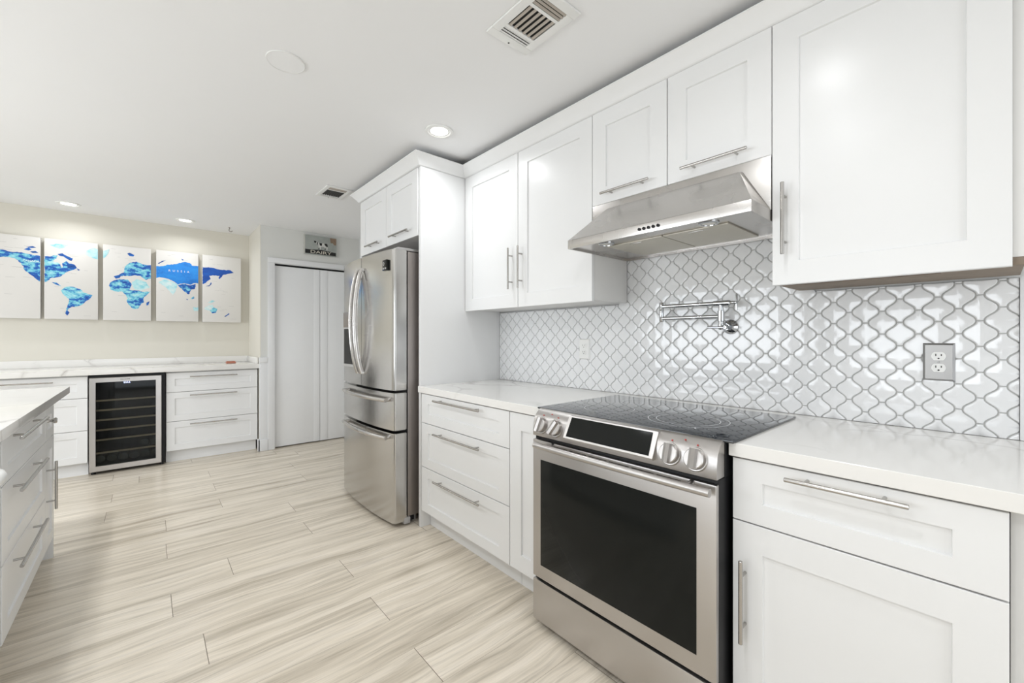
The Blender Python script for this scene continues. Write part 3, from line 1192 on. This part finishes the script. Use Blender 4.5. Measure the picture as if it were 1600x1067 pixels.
# ================================================================== island
PE = face_e(-.390)
c = thing('island_cabinet', 'white three-drawer island cabinet with long bar handles at the left edge', 'cabinet', (-.69, 2.75, 0))
obj('carcass', MB().box((-1.00, 2.326, .118), (-.412, 3.1735, .868), .001), 'cab_in', c)
obj('toe_kick', MB().box((-.47, 2.326, 0), (-.455, 3.1735, .118)), 'cab', c)
for z0, z1, zh in ((.692, .866, .848), (.408, .688, .651), (.124, .404, .364)):
    front('drawer', PE, 2.328, 3.172, z0, z1, c, (2.410, 2.955, zh, zh, .035, .0065, None, None, .085), fz=.058)
c = thing('island_cabinet', 'narrow white island cabinet with a round knob above a vertical bar handle', 'cabinet', (-.69, 3.305, 0))
obj('carcass', MB().box((-1.00, 3.1765, .118), (-.412, 3.437, .868), .001), 'cab_in', c)
obj('toe_kick', MB().box((-.47, 3.1765, 0), (-.455, 3.437, .118)), 'cab', c)
d = front('drawer', PE, 3.178, 3.437, .692, .866, c, fw=.06, fz=.05)
mb = MB()
mb.lathe((-.3985, 3.285, .785), (1, 0, 0), [(0, .010), (.012, .006), (.022, .008), (.027, .0145), (.034, .0155), (.038, .012), (.039, .0)], 20, cap=False)
obj('knob', mb, 'nickel', d, 'round satin metal knob')
front('door', PE, 3.178, 3.437, .124, .688, c, (3.205, 3.205, .335, .585), fw=.06)
mb = MB()
mb.box((-1.00, 3.4385, 0), (-.393, 3.458, .868), .001)
tag(center_origin(obj('end_panel', mb, 'cab')), 'white end panel closing the far end of the island', 'panel')
# dishwasher beside the drawers: only the end of its thick white handle reaches the picture
dw = thing('dishwasher', 'white dishwasher with a thick rounded handle at the left picture edge', 'dishwasher', (-.69, 2.0, 0))
mb = MB()
mb.box((-1.00, 1.705, .10), (-.415, 2.321, .868), .001)
obj('body', mb, 'cab_in', dw)
mb = MB()
mb.box((-.4145, 1.707, .115), (-.392, 2.320, .866), .003)
dd = obj('door', mb, 'cab', dw)
mb = MB()
mb.tube([(-.392, 2.012, .806), (-.365, 2.012, .806), (-.345, 2.000, .806), (-.338, 1.970, .806), (-.337, 1.90, .806), (-.337, 1.80, .806), (-.345, 1.75, .806), (-.365, 1.735, .806), (-.392, 1.735, .806)], .0195, 20)
obj('handle', mb, 'plastic', dd)
obj('toe_kick', MB().box((-.47, 1.706, 0), (-.455, 2.321, .0995)), 'cab', dw)
c = thing('island_cabinet', 'white island base cabinet on the near side of the dishwasher', 'cabinet', (-.69, 1.4, 0))
obj('carcass', MB().box((-1.00, 1.10, .118), (-.412, 1.702, .868), .001), 'cab_in', c)
obj('toe_kick', MB().box((-.47, 1.10, 0), (-.455, 1.702, .118)), 'cab', c)
front('door', PE, 1.102, 1.701, .124, .866, c)
mb = MB()
mb.box((-1.32, 1.08, .872), (-.371, 3.885, .914), .0025)
tag(center_origin(obj('countertop', mb, 'quartz')), 'pale stone island countertop reaching into the picture at the left edge', 'countertop')


# ================================================================== far run under the maps
PS = face_s(5.28)
c = thing('base_cabinet', 'white three-drawer base cabinet between the wine cooler and the pantry wall', 'cabinet', (.53, 5.57, 0))
obj('carcass', MB().box((.142, 5.302, .112), (.915, 5.86, .890), .001), 'cab_in', c)
obj('toe_kick', MB().box((.142, 5.335, 0), (.905, 5.35, .112)), 'cab', c)
for z0, z1, zh in ((.690, .878, .837), (.403, .686, .653), (.115, .399, .367)):
    front('drawer', PS, .143, .912, z0, z1, c, (.325, .722, zh, zh), fw=.066, fz=.06)
c = thing('base_cabinet', 'white three-drawer base cabinet left of the wine cooler', 'cabinet', (-.79, 5.57, 0))
obj('carcass', MB().box((-1.19, 5.302, .112), (-.394, 5.86, .890), .001), 'cab_in', c)
obj('toe_kick', MB().box((-1.19, 5.335, 0), (-.394, 5.35, .112)), 'cab', c)
for z0, z1, zh in ((.690, .878, .842), (.403, .686, .660), (.115, .399, .375)):
    front('drawer', PS, -1.19, -.396, z0, z1, c, (-.99, -.60, zh, zh), fw=.066, fz=.06)
c = thing('base_cabinet', 'white base cabinet at the far left end of the map wall counter', 'cabinet', (-1.60, 5.57, 0))
obj('carcass', MB().box((-1.99, 5.302, .112), (-1.194, 5.86, .890), .001), 'cab_in', c)
obj('toe_kick', MB().box((-1.99, 5.335, 0), (-1.194, 5.35, .112)), 'cab', c)
for z0, z1, zh in ((.690, .878, .842), (.403, .686, .660), (.115, .399, .375)):
    front('drawer', PS, -1.99, -1.194, z0, z1, c, (-1.79, -1.40, zh, zh), fw=.066, fz=.06)

mb = MB()
mb.box((-2.0, 5.235, .893), (.9205, 5.8685, .942), .002)
mb.box((-2.0, 5.848, .9422), (.9205, 5.8685, 1.010), .0015)
mb.box((.9005, 5.28, .9422), (.9205, 5.8475, 1.010), .0015)
tag(center_origin(obj('countertop', mb, 'quartz')), 'white stone counter with an upstand below the map canvases', 'countertop')

# wine cooler
w = thing('wine_cooler', 'undercounter wine cooler with a steel-framed dark glass door', 'wine cooler', (-.13, 5.55, 0))
mb = MB()
x0, x1, ya, yb, za, zb = -.386, .136, 5.283, 5.84, .028, .886
mb.box((x0, ya, za), (x0 + .03, yb, zb)).box((x1 - .03, ya, za), (x1, yb, zb)).box((x0 + .03, ya, zb - .045), (x1 - .03, yb, zb)).box((x0 + .03, ya, za), (x1 - .03, yb, za + .05)).box((x0 + .03, yb - .03, za + .05), (x1 - .03, yb, zb - .045))
obj('body', mb, ['cooler_in'], w)
mb = MB()
for x in (-.36, .11):
    for y in (5.30, 5.80):
        obj('foot', MB().cyl((x, y, 0), (x, y, .029), .016, 12), 'black', w)
mb.box((x0 + .04, ya + .05, .006), (x1 - .04, ya + .06, .027))
obj('base_grille', mb, 'black', w)
# door: four mitred steel rails around the glass
fx0, fx1, fz0, fz1, gw = -.384, .107, .030, .866, .041
ra = [(fx0, fz0), (fx1, fz0), (fx1, fz1), (fx0, fz1)]
rb = [(fx0 + gw, fz0 + gw + .006), (fx1 - gw, fz0 + gw + .006), (fx1 - gw, fz1 - gw), (fx0 + gw, fz1 - gw)]
mb = MB()
yf, yk = 5.238, 5.278
ring = [[mb.bm.verts.new((x, y, z)) for x, z in q] for q, y in ((ra, yk), (ra, yf + .003), ([(a + (.003 if a < 0 else -.003), b + (.003 if b < .4 else -.003)) for a, b in ra], yf), (rb, yf), (rb, yk))]
for r0, r1 in zip(ring, ring[1:] + ring[:1]):
    for i in range(4):
        j = (i + 1) % 4
        mb.bm.faces.new([r0[i], r0[j], r1[j], r1[i]])
dr = obj('door_frame', mb, 'steel_range', w, 'steel door frame')
mb = MB()
mb.box((rb[0][0] + .0005, yf + .006, rb[0][1] + .0005), (rb[2][0] - .0005, yf + .012, rb[2][1] - .0005))
obj('glass_pane', mb, 'glass', dr, 'dark tinted glass pane')
mb = MB()
mb.box((.1075, 5.262, .03), (.1355, 5.2825, .884)).box((x0, 5.262, .8665), (.1070, 5.2825, .884))
obj('housing_edge', mb, 'black', w)
for z in (.655, .567, .478, .388, .299, .182):
    mb = MB()
    x_end = .070 if z > .2 else -.060
    mb.box((-.352, 5.298, z - .008), (.098, 5.312, z + .008), .002)
    s = obj('shelf', mb, 'shelf_wood', w)
    mb = MB()
    for k in range(9):
        x = -.335 + k * .0525
        mb.cyl((x, 5.312, z), (x, 5.78, z), .003, 8)
    obj('shelf_wires', mb, 'nickel', s)
# lit digits behind the glass and lettering strip on the top rail
mb = MB()
for x in (-.158, -.146, -.134, -.122):
    mb.box((x, 5.2465, .812), (x + .004, 5.2478, .822)).box((x, 5.2465, .8085), (x + .008, 5.2478, .8112))
obj('display', mb, 'led', w, 'small lit temperature display')
mb = MB()
x = -.180
for k, wd in enumerate((.007, .006, .005, .008, .005, .007, .006)):
    mb.box((x, 5.2372, .8425), (x + wd, 5.2382, .8485))
    x += wd + .0032
obj('name_marks', mb, 'slot', dr)
for k in range(6):
    mb = MB()
    mb.lathe((-.318 + k * .077, 5.33, .119), (0, 1, 0), [(0, .020), (.002, .033), (.006, .037), (.20, .037), (.25, .014), (.31, .014)], 20)
    b = obj('wine_bottle', mb, 'bottle')
    center_origin(b)
    tag(b, 'dark wine bottle lying on the floor of the wine cooler', 'bottle', 'wine bottles on the cooler floor')
for k, lab in enumerate(('dark wine bottle on the lowest cooler shelf, left of its neighbour', 'dark wine bottle on the lowest cooler shelf, close to the right wall')):
    mb = MB()
    mb.lathe((-.016 + k * .079, 5.33, .229), (0, 1, 0), [(0, .020), (.002, .033), (.006, .037), (.20, .037), (.25, .014), (.31, .014)], 20)
    b = center_origin(obj('wine_bottle', mb, 'bottle'))
    tag(b, lab, 'bottle', 'wine bottles on the lowest cooler shelf')

# soap-sized terracotta dish on the counter
mb = MB()
mb.box((.655, 5.50, .9425), (.745, 5.555, .962), .006)
mb.box((.662, 5.507, .9622), (.738, 5.548, .966), .002)
tag(center_origin(obj('soap_bar', mb, 'terracotta')), 'small terracotta-pink block on the far counter near the pantry corner', 'soap')


# ================================================================== map canvases
MAP = {
    0: [
        ('mix',[(-0.984,2.01),(-0.951,2.006),(-0.923,1.997),(-0.884,2.002),(-0.844,1.998),(-0.815,1.993),(-0.785,1.984),(-0.741,1.981),(-0.741,1.742),(-0.765,1.761),(-0.785,1.785),(-0.809,1.809),(-0.835,1.833),(-0.846,1.854),(-0.845,1.876),(-0.864,1.904),(-0.881,1.928),(-0.901,1.943),(-0.929,1.948),(-0.956,1.949),(-0.984,1.941),(-1.017,1.933),(-1.044,1.947),(-1.049,1.98),(-1.017,2.008)]),
        ('deep',[(-0.846,2.031),(-0.815,2.051),(-0.797,2.035),(-0.815,2.024)]),
        ('deep',[(-0.832,2.053),(-0.791,2.067),(-0.768,2.057),(-0.797,2.049)]),
        ('deep',[(-0.809,2.016),(-0.774,2.025),(-0.756,2.01),(-0.791,2.005)]),
    ],
    1: [
        ('mix',[(-0.717,1.984),(-0.684,1.984),(-0.659,2.0),(-0.635,1.999),(-0.65,1.965),(-0.672,1.945),(-0.635,1.935),(-0.619,1.919),(-0.61,1.884),(-0.6,1.898),(-0.604,1.93),(-0.578,1.956),(-0.56,1.935),(-0.528,1.93),(-0.508,1.899),(-0.534,1.874),(-0.56,1.862),(-0.585,1.841),(-0.61,1.806),(-0.635,1.795),(-0.672,1.787),(-0.696,1.758),(-0.717,1.743)]),
        ('deep',[(-0.635,2.015),(-0.604,2.026),(-0.572,2.002),(-0.534,1.984),(-0.544,1.96),(-0.572,1.975),(-0.597,1.999),(-0.622,2.0)]),
        ('deep',[(-0.578,1.951),(-0.56,1.935),(-0.528,1.93),(-0.508,1.899),(-0.534,1.878),(-0.572,1.888)]),
        ('light',[(-0.684,2.096),(-0.635,2.112),(-0.56,2.114),(-0.585,2.083),(-0.622,2.064),(-0.659,2.081)]),
        ('light',[(-0.443,2.07),(-0.404,2.104),(-0.357,2.096),(-0.357,1.997),(-0.397,2.006),(-0.423,2.017),(-0.45,2.041)]),
        ('mix',[(-0.672,1.746),(-0.641,1.745),(-0.61,1.711),(-0.628,1.718),(-0.653,1.73)]),
        ('deep',[(-0.508,1.895),(-0.486,1.879),(-0.499,1.872)]),
        ('mix',[(-0.591,1.703),(-0.56,1.715),(-0.521,1.709),(-0.483,1.693),(-0.456,1.662),(-0.4,1.643),(-0.417,1.609),(-0.45,1.574),(-0.47,1.545),(-0.508,1.525),(-0.54,1.523),(-0.56,1.504),(-0.572,1.485),(-0.556,1.467),(-0.572,1.435),(-0.585,1.457),(-0.578,1.503),(-0.563,1.559),(-0.56,1.596),(-0.578,1.613),(-0.604,1.648),(-0.613,1.674)]),
    ],
    2: [
        ('mix',[(-0.25,1.799),(-0.204,1.817),(-0.146,1.818),(-0.117,1.776),(-0.132,1.716),(-0.081,1.71),(-0.036,1.703),(0.028,1.708),(0.001,1.671),(-0.025,1.634),(-0.021,1.594),(-0.044,1.573),(-0.066,1.527),(-0.11,1.522),(-0.132,1.554),(-0.154,1.597),(-0.146,1.627),(-0.164,1.665),(-0.189,1.692),(-0.239,1.689),(-0.274,1.705),(-0.284,1.743),(-0.274,1.777)]),
        ('deep',[(-0.002,1.59),(0.024,1.607),(0.013,1.566),(-0.002,1.56)]),
        ('mix',[(-0.175,1.888),(-0.168,1.948),(-0.132,1.991),(-0.081,2.009),(-0.021,1.984),(0.036,1.985),(0.036,1.849),(-0.006,1.825),(-0.044,1.862),(-0.095,1.867),(-0.139,1.853),(-0.175,1.854),(-0.204,1.847),(-0.211,1.86)]),
        ('deep',[(-0.25,1.842),(-0.211,1.86),(-0.195,1.852),(-0.207,1.829),(-0.235,1.819)]),
        ('light',[(-0.116,1.786),(-0.081,1.829),(-0.006,1.805),(0.024,1.748),(-0.044,1.715),(-0.095,1.719)]),
        ('deep',[(-0.15,2.082),(-0.132,2.094),(-0.095,2.074),(-0.103,2.059),(-0.132,2.06)]),
        ('light',[(-0.329,2.082),(-0.281,2.108),(-0.288,2.069),(-0.315,2.017),(-0.329,2.016)]),
    ],
    3: [
        ('bright',[(0.074,1.98),(0.132,1.986),(0.164,2.005),(0.212,2.011),(0.252,2.026),(0.318,2.054),(0.368,2.039),(0.377,2.019),(0.445,2.021),(0.445,1.823),(0.402,1.83),(0.36,1.806),(0.31,1.822),(0.252,1.802),(0.212,1.835),(0.18,1.852),(0.148,1.86),(0.101,1.866),(0.074,1.853)]),
        ('light',[(0.125,1.835),(0.148,1.85),(0.204,1.829),(0.252,1.797),(0.236,1.733),(0.212,1.68),(0.188,1.719),(0.148,1.768),(0.093,1.814)]),
        ('mix',[(0.252,1.797),(0.31,1.812),(0.36,1.8),(0.411,1.82),(0.402,1.766),(0.368,1.753),(0.347,1.699),(0.302,1.738),(0.277,1.767)]),
        ('mix',[(0.364,1.658),(0.394,1.681),(0.398,1.66),(0.377,1.648)]),
        ('light',[(0.385,1.564),(0.419,1.555),(0.445,1.577),(0.445,1.524),(0.394,1.522)]),
        ('deep',[(0.09,2.012),(0.125,2.041),(0.156,2.05),(0.125,2.029),(0.097,2.006)]),
        ('deep',[(0.281,2.083),(0.306,2.074),(0.297,2.066)]),
        ('deep',[(0.326,1.65),(0.343,1.644),(0.335,1.635)]),
    ],
    4: [
        ('blue',[(0.471,2.013),(0.55,2.016),(0.603,2.006),(0.657,2.001),(0.731,2.003),(0.764,1.978),(0.713,1.962),(0.657,1.94),(0.63,1.894),(0.617,1.903),(0.63,1.932),(0.567,1.931),(0.532,1.922),(0.545,1.886),(0.506,1.85),(0.479,1.826),(0.471,1.825)]),
        ('deep',[(0.497,1.801),(0.532,1.814),(0.55,1.854),(0.554,1.832),(0.532,1.803)]),
        ('light',[(0.488,1.558),(0.523,1.587),(0.563,1.599),(0.572,1.567),(0.532,1.527),(0.488,1.542)]),
        ('mix',[(0.536,1.533),(0.572,1.567),(0.608,1.552),(0.594,1.508),(0.558,1.499)]),
        ('deep',[(0.671,1.467),(0.699,1.49),(0.717,1.507),(0.722,1.496),(0.685,1.465)]),
        ('light',[(0.514,1.613),(0.558,1.648),(0.585,1.639),(0.55,1.615)]),
    ],
}

CANVAS = [(-1.102, -.744, 'leftmost map canvas, showing Alaska and western North America'),
          (-.720, -.363, 'map canvas showing eastern North America and South America'),
          (-.327, .034, 'middle map canvas, showing Europe and Africa'),
          (.075, .433, 'map canvas showing the bright blue middle of Asia and India'),
          (.470, .835, 'rightmost map canvas, showing eastern Siberia and Australia')]


def clip(poly, lim, ax, keep_less):
    out = []
    for i, p in enumerate(poly):
        q = poly[(i + 1) % len(poly)]
        pin = p[ax] <= lim if keep_less else p[ax] >= lim
        qin = q[ax] <= lim if keep_less else q[ax] >= lim
        if pin:
            out.append(p)
        if pin != qin:
            t = (lim - p[ax]) / (q[ax] - p[ax])
            out.append((p[0] + (q[0] - p[0]) * t, p[1] + (q[1] - p[1]) * t))
    return out


def rough_edge(poly, rnd, step=.012, amp=.0035):
    """small coast irregularities"""
    out = []
    for i, p in enumerate(poly):
        q = poly[(i + 1) % len(poly)]
        L = math.hypot(q[0] - p[0], q[1] - p[1])
        n = max(1, int(L / step))
        for k in range(n):
            t = k / n
            j = amp if k else amp * .4
            out.append((p[0] + (q[0] - p[0]) * t + rnd.uniform(-j, j), p[1] + (q[1] - p[1]) * t + rnd.uniform(-j, j)))
    return out


KIND = ['canvas', 'map_mix', 'map_deep', 'map_bright', 'map_blue', 'map_light', 'ink']
rnd = random.Random(5)
for i, (x0, x1, lab) in enumerate(CANVAS):
    cz0, cz1, yf = 1.401, 2.154, 5.806
    mb = MB()
    mb.box((x0, yf, cz0), (x1, 5.866, cz1), .003, mi=0)
    layer = 0
    for kind, poly in MAP[i]:
        poly = rough_edge(poly, rnd) if len(poly) > 5 else poly
        for lim, ax, less in ((x1 - .001, 0, True), (x0 + .001, 0, False)):
            poly = clip(poly, lim, ax, less)
        if len(poly) < 3:
            continue
        layer += 1
        y = yf - .0003 - .00012 * layer
        mb.flat_poly([(a, y, b) for a, b in poly], mi=KIND.index('map_' + kind))
    # tiny ocean captions: unreadable at this size in the photograph, so only short strokes
    for k in range(16):
        cx, cz = rnd.uniform(x0 + .03, x1 - .09), rnd.choice([rnd.uniform(cz0 + .03, cz0 + .30), rnd.uniform(cz1 - .16, cz1 - .03), rnd.uniform(cz0 + .3, cz1 - .2)])
        mb.box((cx, yf - .0003, cz), (cx + rnd.uniform(.02, .06), yf - .0001, cz + .0022), mi=6)
    o = obj('map_canvas', mb, KIND)
    center_origin(o)
    tag(o, 'blue world ' + lab, 'picture', 'world map canvases')
    if i == 3:
        text_mesh('lettering', 'R  U  S  S  I  A', .030, (.264, yf - .0035, 1.944), (1, 0, 0), (0, 0, 1), 'white_ink', o)
    if i == 0:
        text_mesh('lettering', 'CANADA', .024, (-.800, yf - .0035, 1.929), (1, 0, 0), (0, 0, 1), 'white_ink', o)

# ================================================================== dairy sign
s = thing('wall_sign', 'small weathered sign reading DAIRY with a black and white cow', 'sign', (1.537, 5.19, 2.190))
sx0, sx1, sz0, sz1, sy = 1.358, 1.716, 2.190, 2.408, 5.172
mb = MB()
mb.box((sx0, sy, sz0), (sx1, 5.199, sz1), .002, mi=0)
mb.box((sx0 - .001, sy - .0005, sz0 - .001), (sx0 + .008, 5.1985, sz1 + .001), mi=2)
mb.flat_poly([(1.640, sy - .0006, 2.405), (1.712, sy - .0006, 2.405), (1.712, sy - .0006, 2.33), (1.69, sy - .0006, 2.325), (1.67, sy - .0006, 2.35), (1.648, sy - .0006, 2.345)], mi=1)
bd = obj('board', mb, ['sign', 'rust', 'sign_edge'], s)
mb = MB()
band = [(1.368, 2.197), (1.708, 2.197), (1.708, 2.236), (1.66, 2.240), (1.60, 2.247), (1.54, 2.252), (1.47, 2.246), (1.42, 2.243), (1.368, 2.243)]
mb.prism([(a, sy - .0002, b) for a, b in band], (0, 0, 0), (0, -.0012, 0))
obj('name_band', mb, 'sign_black', bd, 'black band with cream letters')
text_mesh('lettering', 'DAIRY', .047, (1.538, sy - .0030, 2.2185), (1.75, 0, 0), (0, 0, 1), 'sign_cream', bd)
cow = [(1.462, 2.352), (1.468, 2.357), (1.474, 2.350), (1.486, 2.346), (1.487, 2.338), (1.510, 2.333), (1.555, 2.331), (1.600, 2.333), (1.612, 2.324), (1.614, 2.290), (1.610, 2.253), (1.602, 2.253), (1.600, 2.285), (1.592, 2.295), (1.588, 2.253), (1.580, 2.253), (1.578, 2.292), (1.540, 2.290), (1.536, 2.253), (1.528, 2.253), (1.526, 2.290), (1.518, 2.253), (1.511, 2.253), (1.512, 2.298), (1.502, 2.312), (1.488, 2.322), (1.472, 2.318), (1.466, 2.326), (1.470, 2.338)]
mb = MB()
mb.flat_poly([(a, sy - .0010, b) for a, b in cow], mi=0)
for patch in ([(1.462, 2.352), (1.486, 2.346), (1.487, 2.336), (1.480, 2.322), (1.466, 2.326)], [(1.490, 2.336), (1.505, 2.333), (1.506, 2.300), (1.496, 2.316)], [(1.520, 2.331), (1.552, 2.330), (1.548, 2.298), (1.526, 2.302)], [(1.575, 2.331), (1.600, 2.332), (1.613, 2.322), (1.613, 2.292), (1.592, 2.300), (1.580, 2.314)], [(1.580, 2.275), (1.590, 2.275), (1.588, 2.253), (1.580, 2.253)], [(1.511, 2.272), (1.520, 2.272), (1.518, 2.253), (1.511, 2.253)]):
    mb.flat_poly([(a, sy - .0016, b) for a, b in patch], mi=1)
obj('cow_picture', mb, ['cow_white', 'sign_black'], bd, 'black and white cow')


# ================================================================== ceiling fittings
def downlight(label, x, y, watt, seen=True):
    d = thing('downlight', label, 'ceiling light', (x, y, ZC - .012))
    mb = MB()
    mb.lathe((x, y, ZC - .0006), (0, 0, -1), [(0, .082), (.006, .080), (.0085, .074), (.0085, .066), (.004, .062), (.0025, .050)], 40, cap=False)
    obj('trim_ring', mb, 'plastic', d)
    mb = MB()
    mb.lathe((x, y, ZC - .0032), (0, 0, -1), [(0, .050), (.001, .0495), (.0012, .0)], 36, cap=False)
    obj('lens', mb, 'lens', d, 'glowing white lens')
    l = bpy.data.lights.new('downlight_lamp', 'AREA')
    l.shape = 'DISK'
    l.size = .09
    l.energy = watt * W_DOWN
    l.spread = math.radians(155)
    l.color = (.945, .97, 1.0)
    o = bpy.data.objects.new('downlight_lamp', l)
    o.location = (x, y, ZC - .014)
    COL.objects.link(o)
    return d


downlight('round recessed downlight shining near the corner of the fridge cabinet', 1.300, 2.145, 5)
downlight('round recessed downlight over the map wall, the one farther left', -.537, 5.53, 4)
downlight('round recessed downlight over the map wall, the one closer to the pantry', .302, 5.515, 4)
# unseen fittings outside the picture, some added to brighten island and far run
for x, y, w_ in ((1.02, .48, 3), (.38, .55, 7), (1.05, -1.2, 6), (-.62, .45, 12), (-.62, 2.2, 13), (-.72, 3.6, 20), (-2.3, .5, 8), (-2.3, 3.0, 8), (-.6, -1.4, 8), (-2.2, 5.5, 8)):
    downlight('unseen round recessed downlight in the ceiling outside the picture', x, y, w_)['group'] = 'downlights beyond the frame'

t = thing('ceiling_speaker', 'flat round white speaker grille set in the ceiling, unlit', 'speaker', (.463, 2.052, ZC - .006))
mb = MB()
mb.lathe((.463, 2.052, ZC - .0004), (0, 0, -1), [(0, .078), (.004, .077), (.0048, .0745), (.0035, .0735)], 44, cap=False)
obj('rim', mb, 'plastic', t)
obj('grille', MB().lathe((.463, 2.052, ZC - .0004), (0, 0, -1), [(0, .0733), (.0034, .0733), (.0040, .0)], 44, cap=False), 'ceiling', t)


def vent(label, x0, x1, y0, y1, n, small):
    v = thing('ceiling_vent', label, 'air vent', ((x0 + x1) / 2, (y0 + y1) / 2, ZC - .012))
    f = .030 if small else .036
    zt, zb = ZC - .0005, ZC - .009
    ix0, ix1, iy0, iy1 = x0 + f, x1 - f, y0 + f, y1 - f
    ya = iy0 + (.052 if not small else .060)      # bar between the two louvre fields
    yb = iy1 - (.044 if not small else .030)
    mb = MB()
    mb.box((x0, y0, zb), (x1, iy0, zt), .002).box((x0, iy1, zb), (x1, y1, zt), .002).box((x0, iy0, zb), (ix0, iy1, zt), .002).box((ix1, iy0, zb), (x1, iy1, zt), .002)
    mb.box((ix0, ya - .007, zb + .001), (ix1, ya + .007, zt)).box((ix0, yb - .007, zb + .001), (ix1, yb + .007, zt))
    obj('frame', mb, 'plastic', v)
    obj('duct', MB().box((ix0, iy0, ZC - .0012), (ix1, iy1, ZC - .0004)), 'vent_dark', v, 'dark duct opening')
    for k in range(n):
        x = ix0 + (ix1 - ix0) * (k + .5) / n
        mb = MB()
        mt = Matrix.Translation((x, 0, ZC - .0065)) @ Matrix.Rotation(math.radians(28), 4, 'Y')
        mb.box((-.0050, ya + .007, -.0006), (.0050, yb - .007, .0006), mat=mt)
        obj('louvre', mb, 'slot' if small else 'slat', v)
    for k in range(3):
        for a, b, mname in ((iy0, ya - .007, 'slat'), (yb + .007, iy1, 'plastic')):
            y = a + (b - a) * (k + .5) / 3
            mb = MB()
            wd = (b - a) / 3 * (.62 if mname == 'slat' else .95) / 2
            mt = Matrix.Translation((0, y, ZC - .0065)) @ Matrix.Rotation(math.radians(-25 if mname == 'slat' else 20), 4, 'X')
            mb.box((ix0, -wd, -.0006), (ix1, wd, .0006), mat=mt)
            obj('louvre', mb, mname, v)
    obj('screw', MB().lathe(((x0 + x1) / 2, y1 - .012, zb + .0002), (0, 0, -1), [(0, .004), (.0012, .0035), (.0014, .0)], 14, cap=False), 'slot', v)


vent('large white louvred air vent in the ceiling above the range', 1.014, 1.226, 1.014, 1.318, 6, False)
vent('small white louvred air vent in the ceiling near the fridge cabinet', 1.084, 1.284, 3.480, 3.790, 8, True)

# little hook screwed into the ceiling by the map wall
mb = MB()
pts = [(.690, 5.555, ZC - .0005), (.690, 5.555, ZC - .012)]
for k in range(14):
    a = math.radians(100 + 250 * k / 13)
    pts.append((.702 + .016 * math.cos(a), 5.555, ZC - .030 + .016 * math.sin(a)))
mb.tube(pts, .0035, 10)
mb.lathe((.690, 5.555, ZC - .0004), (0, 0, -1), [(0, .009), (.003, .008), (.003, .003)], 14, cap=False)
tag(center_origin(obj('ceiling_hook', mb, 'steel_side')), 'small metal hook in the ceiling above the rightmost map canvas', 'hook')
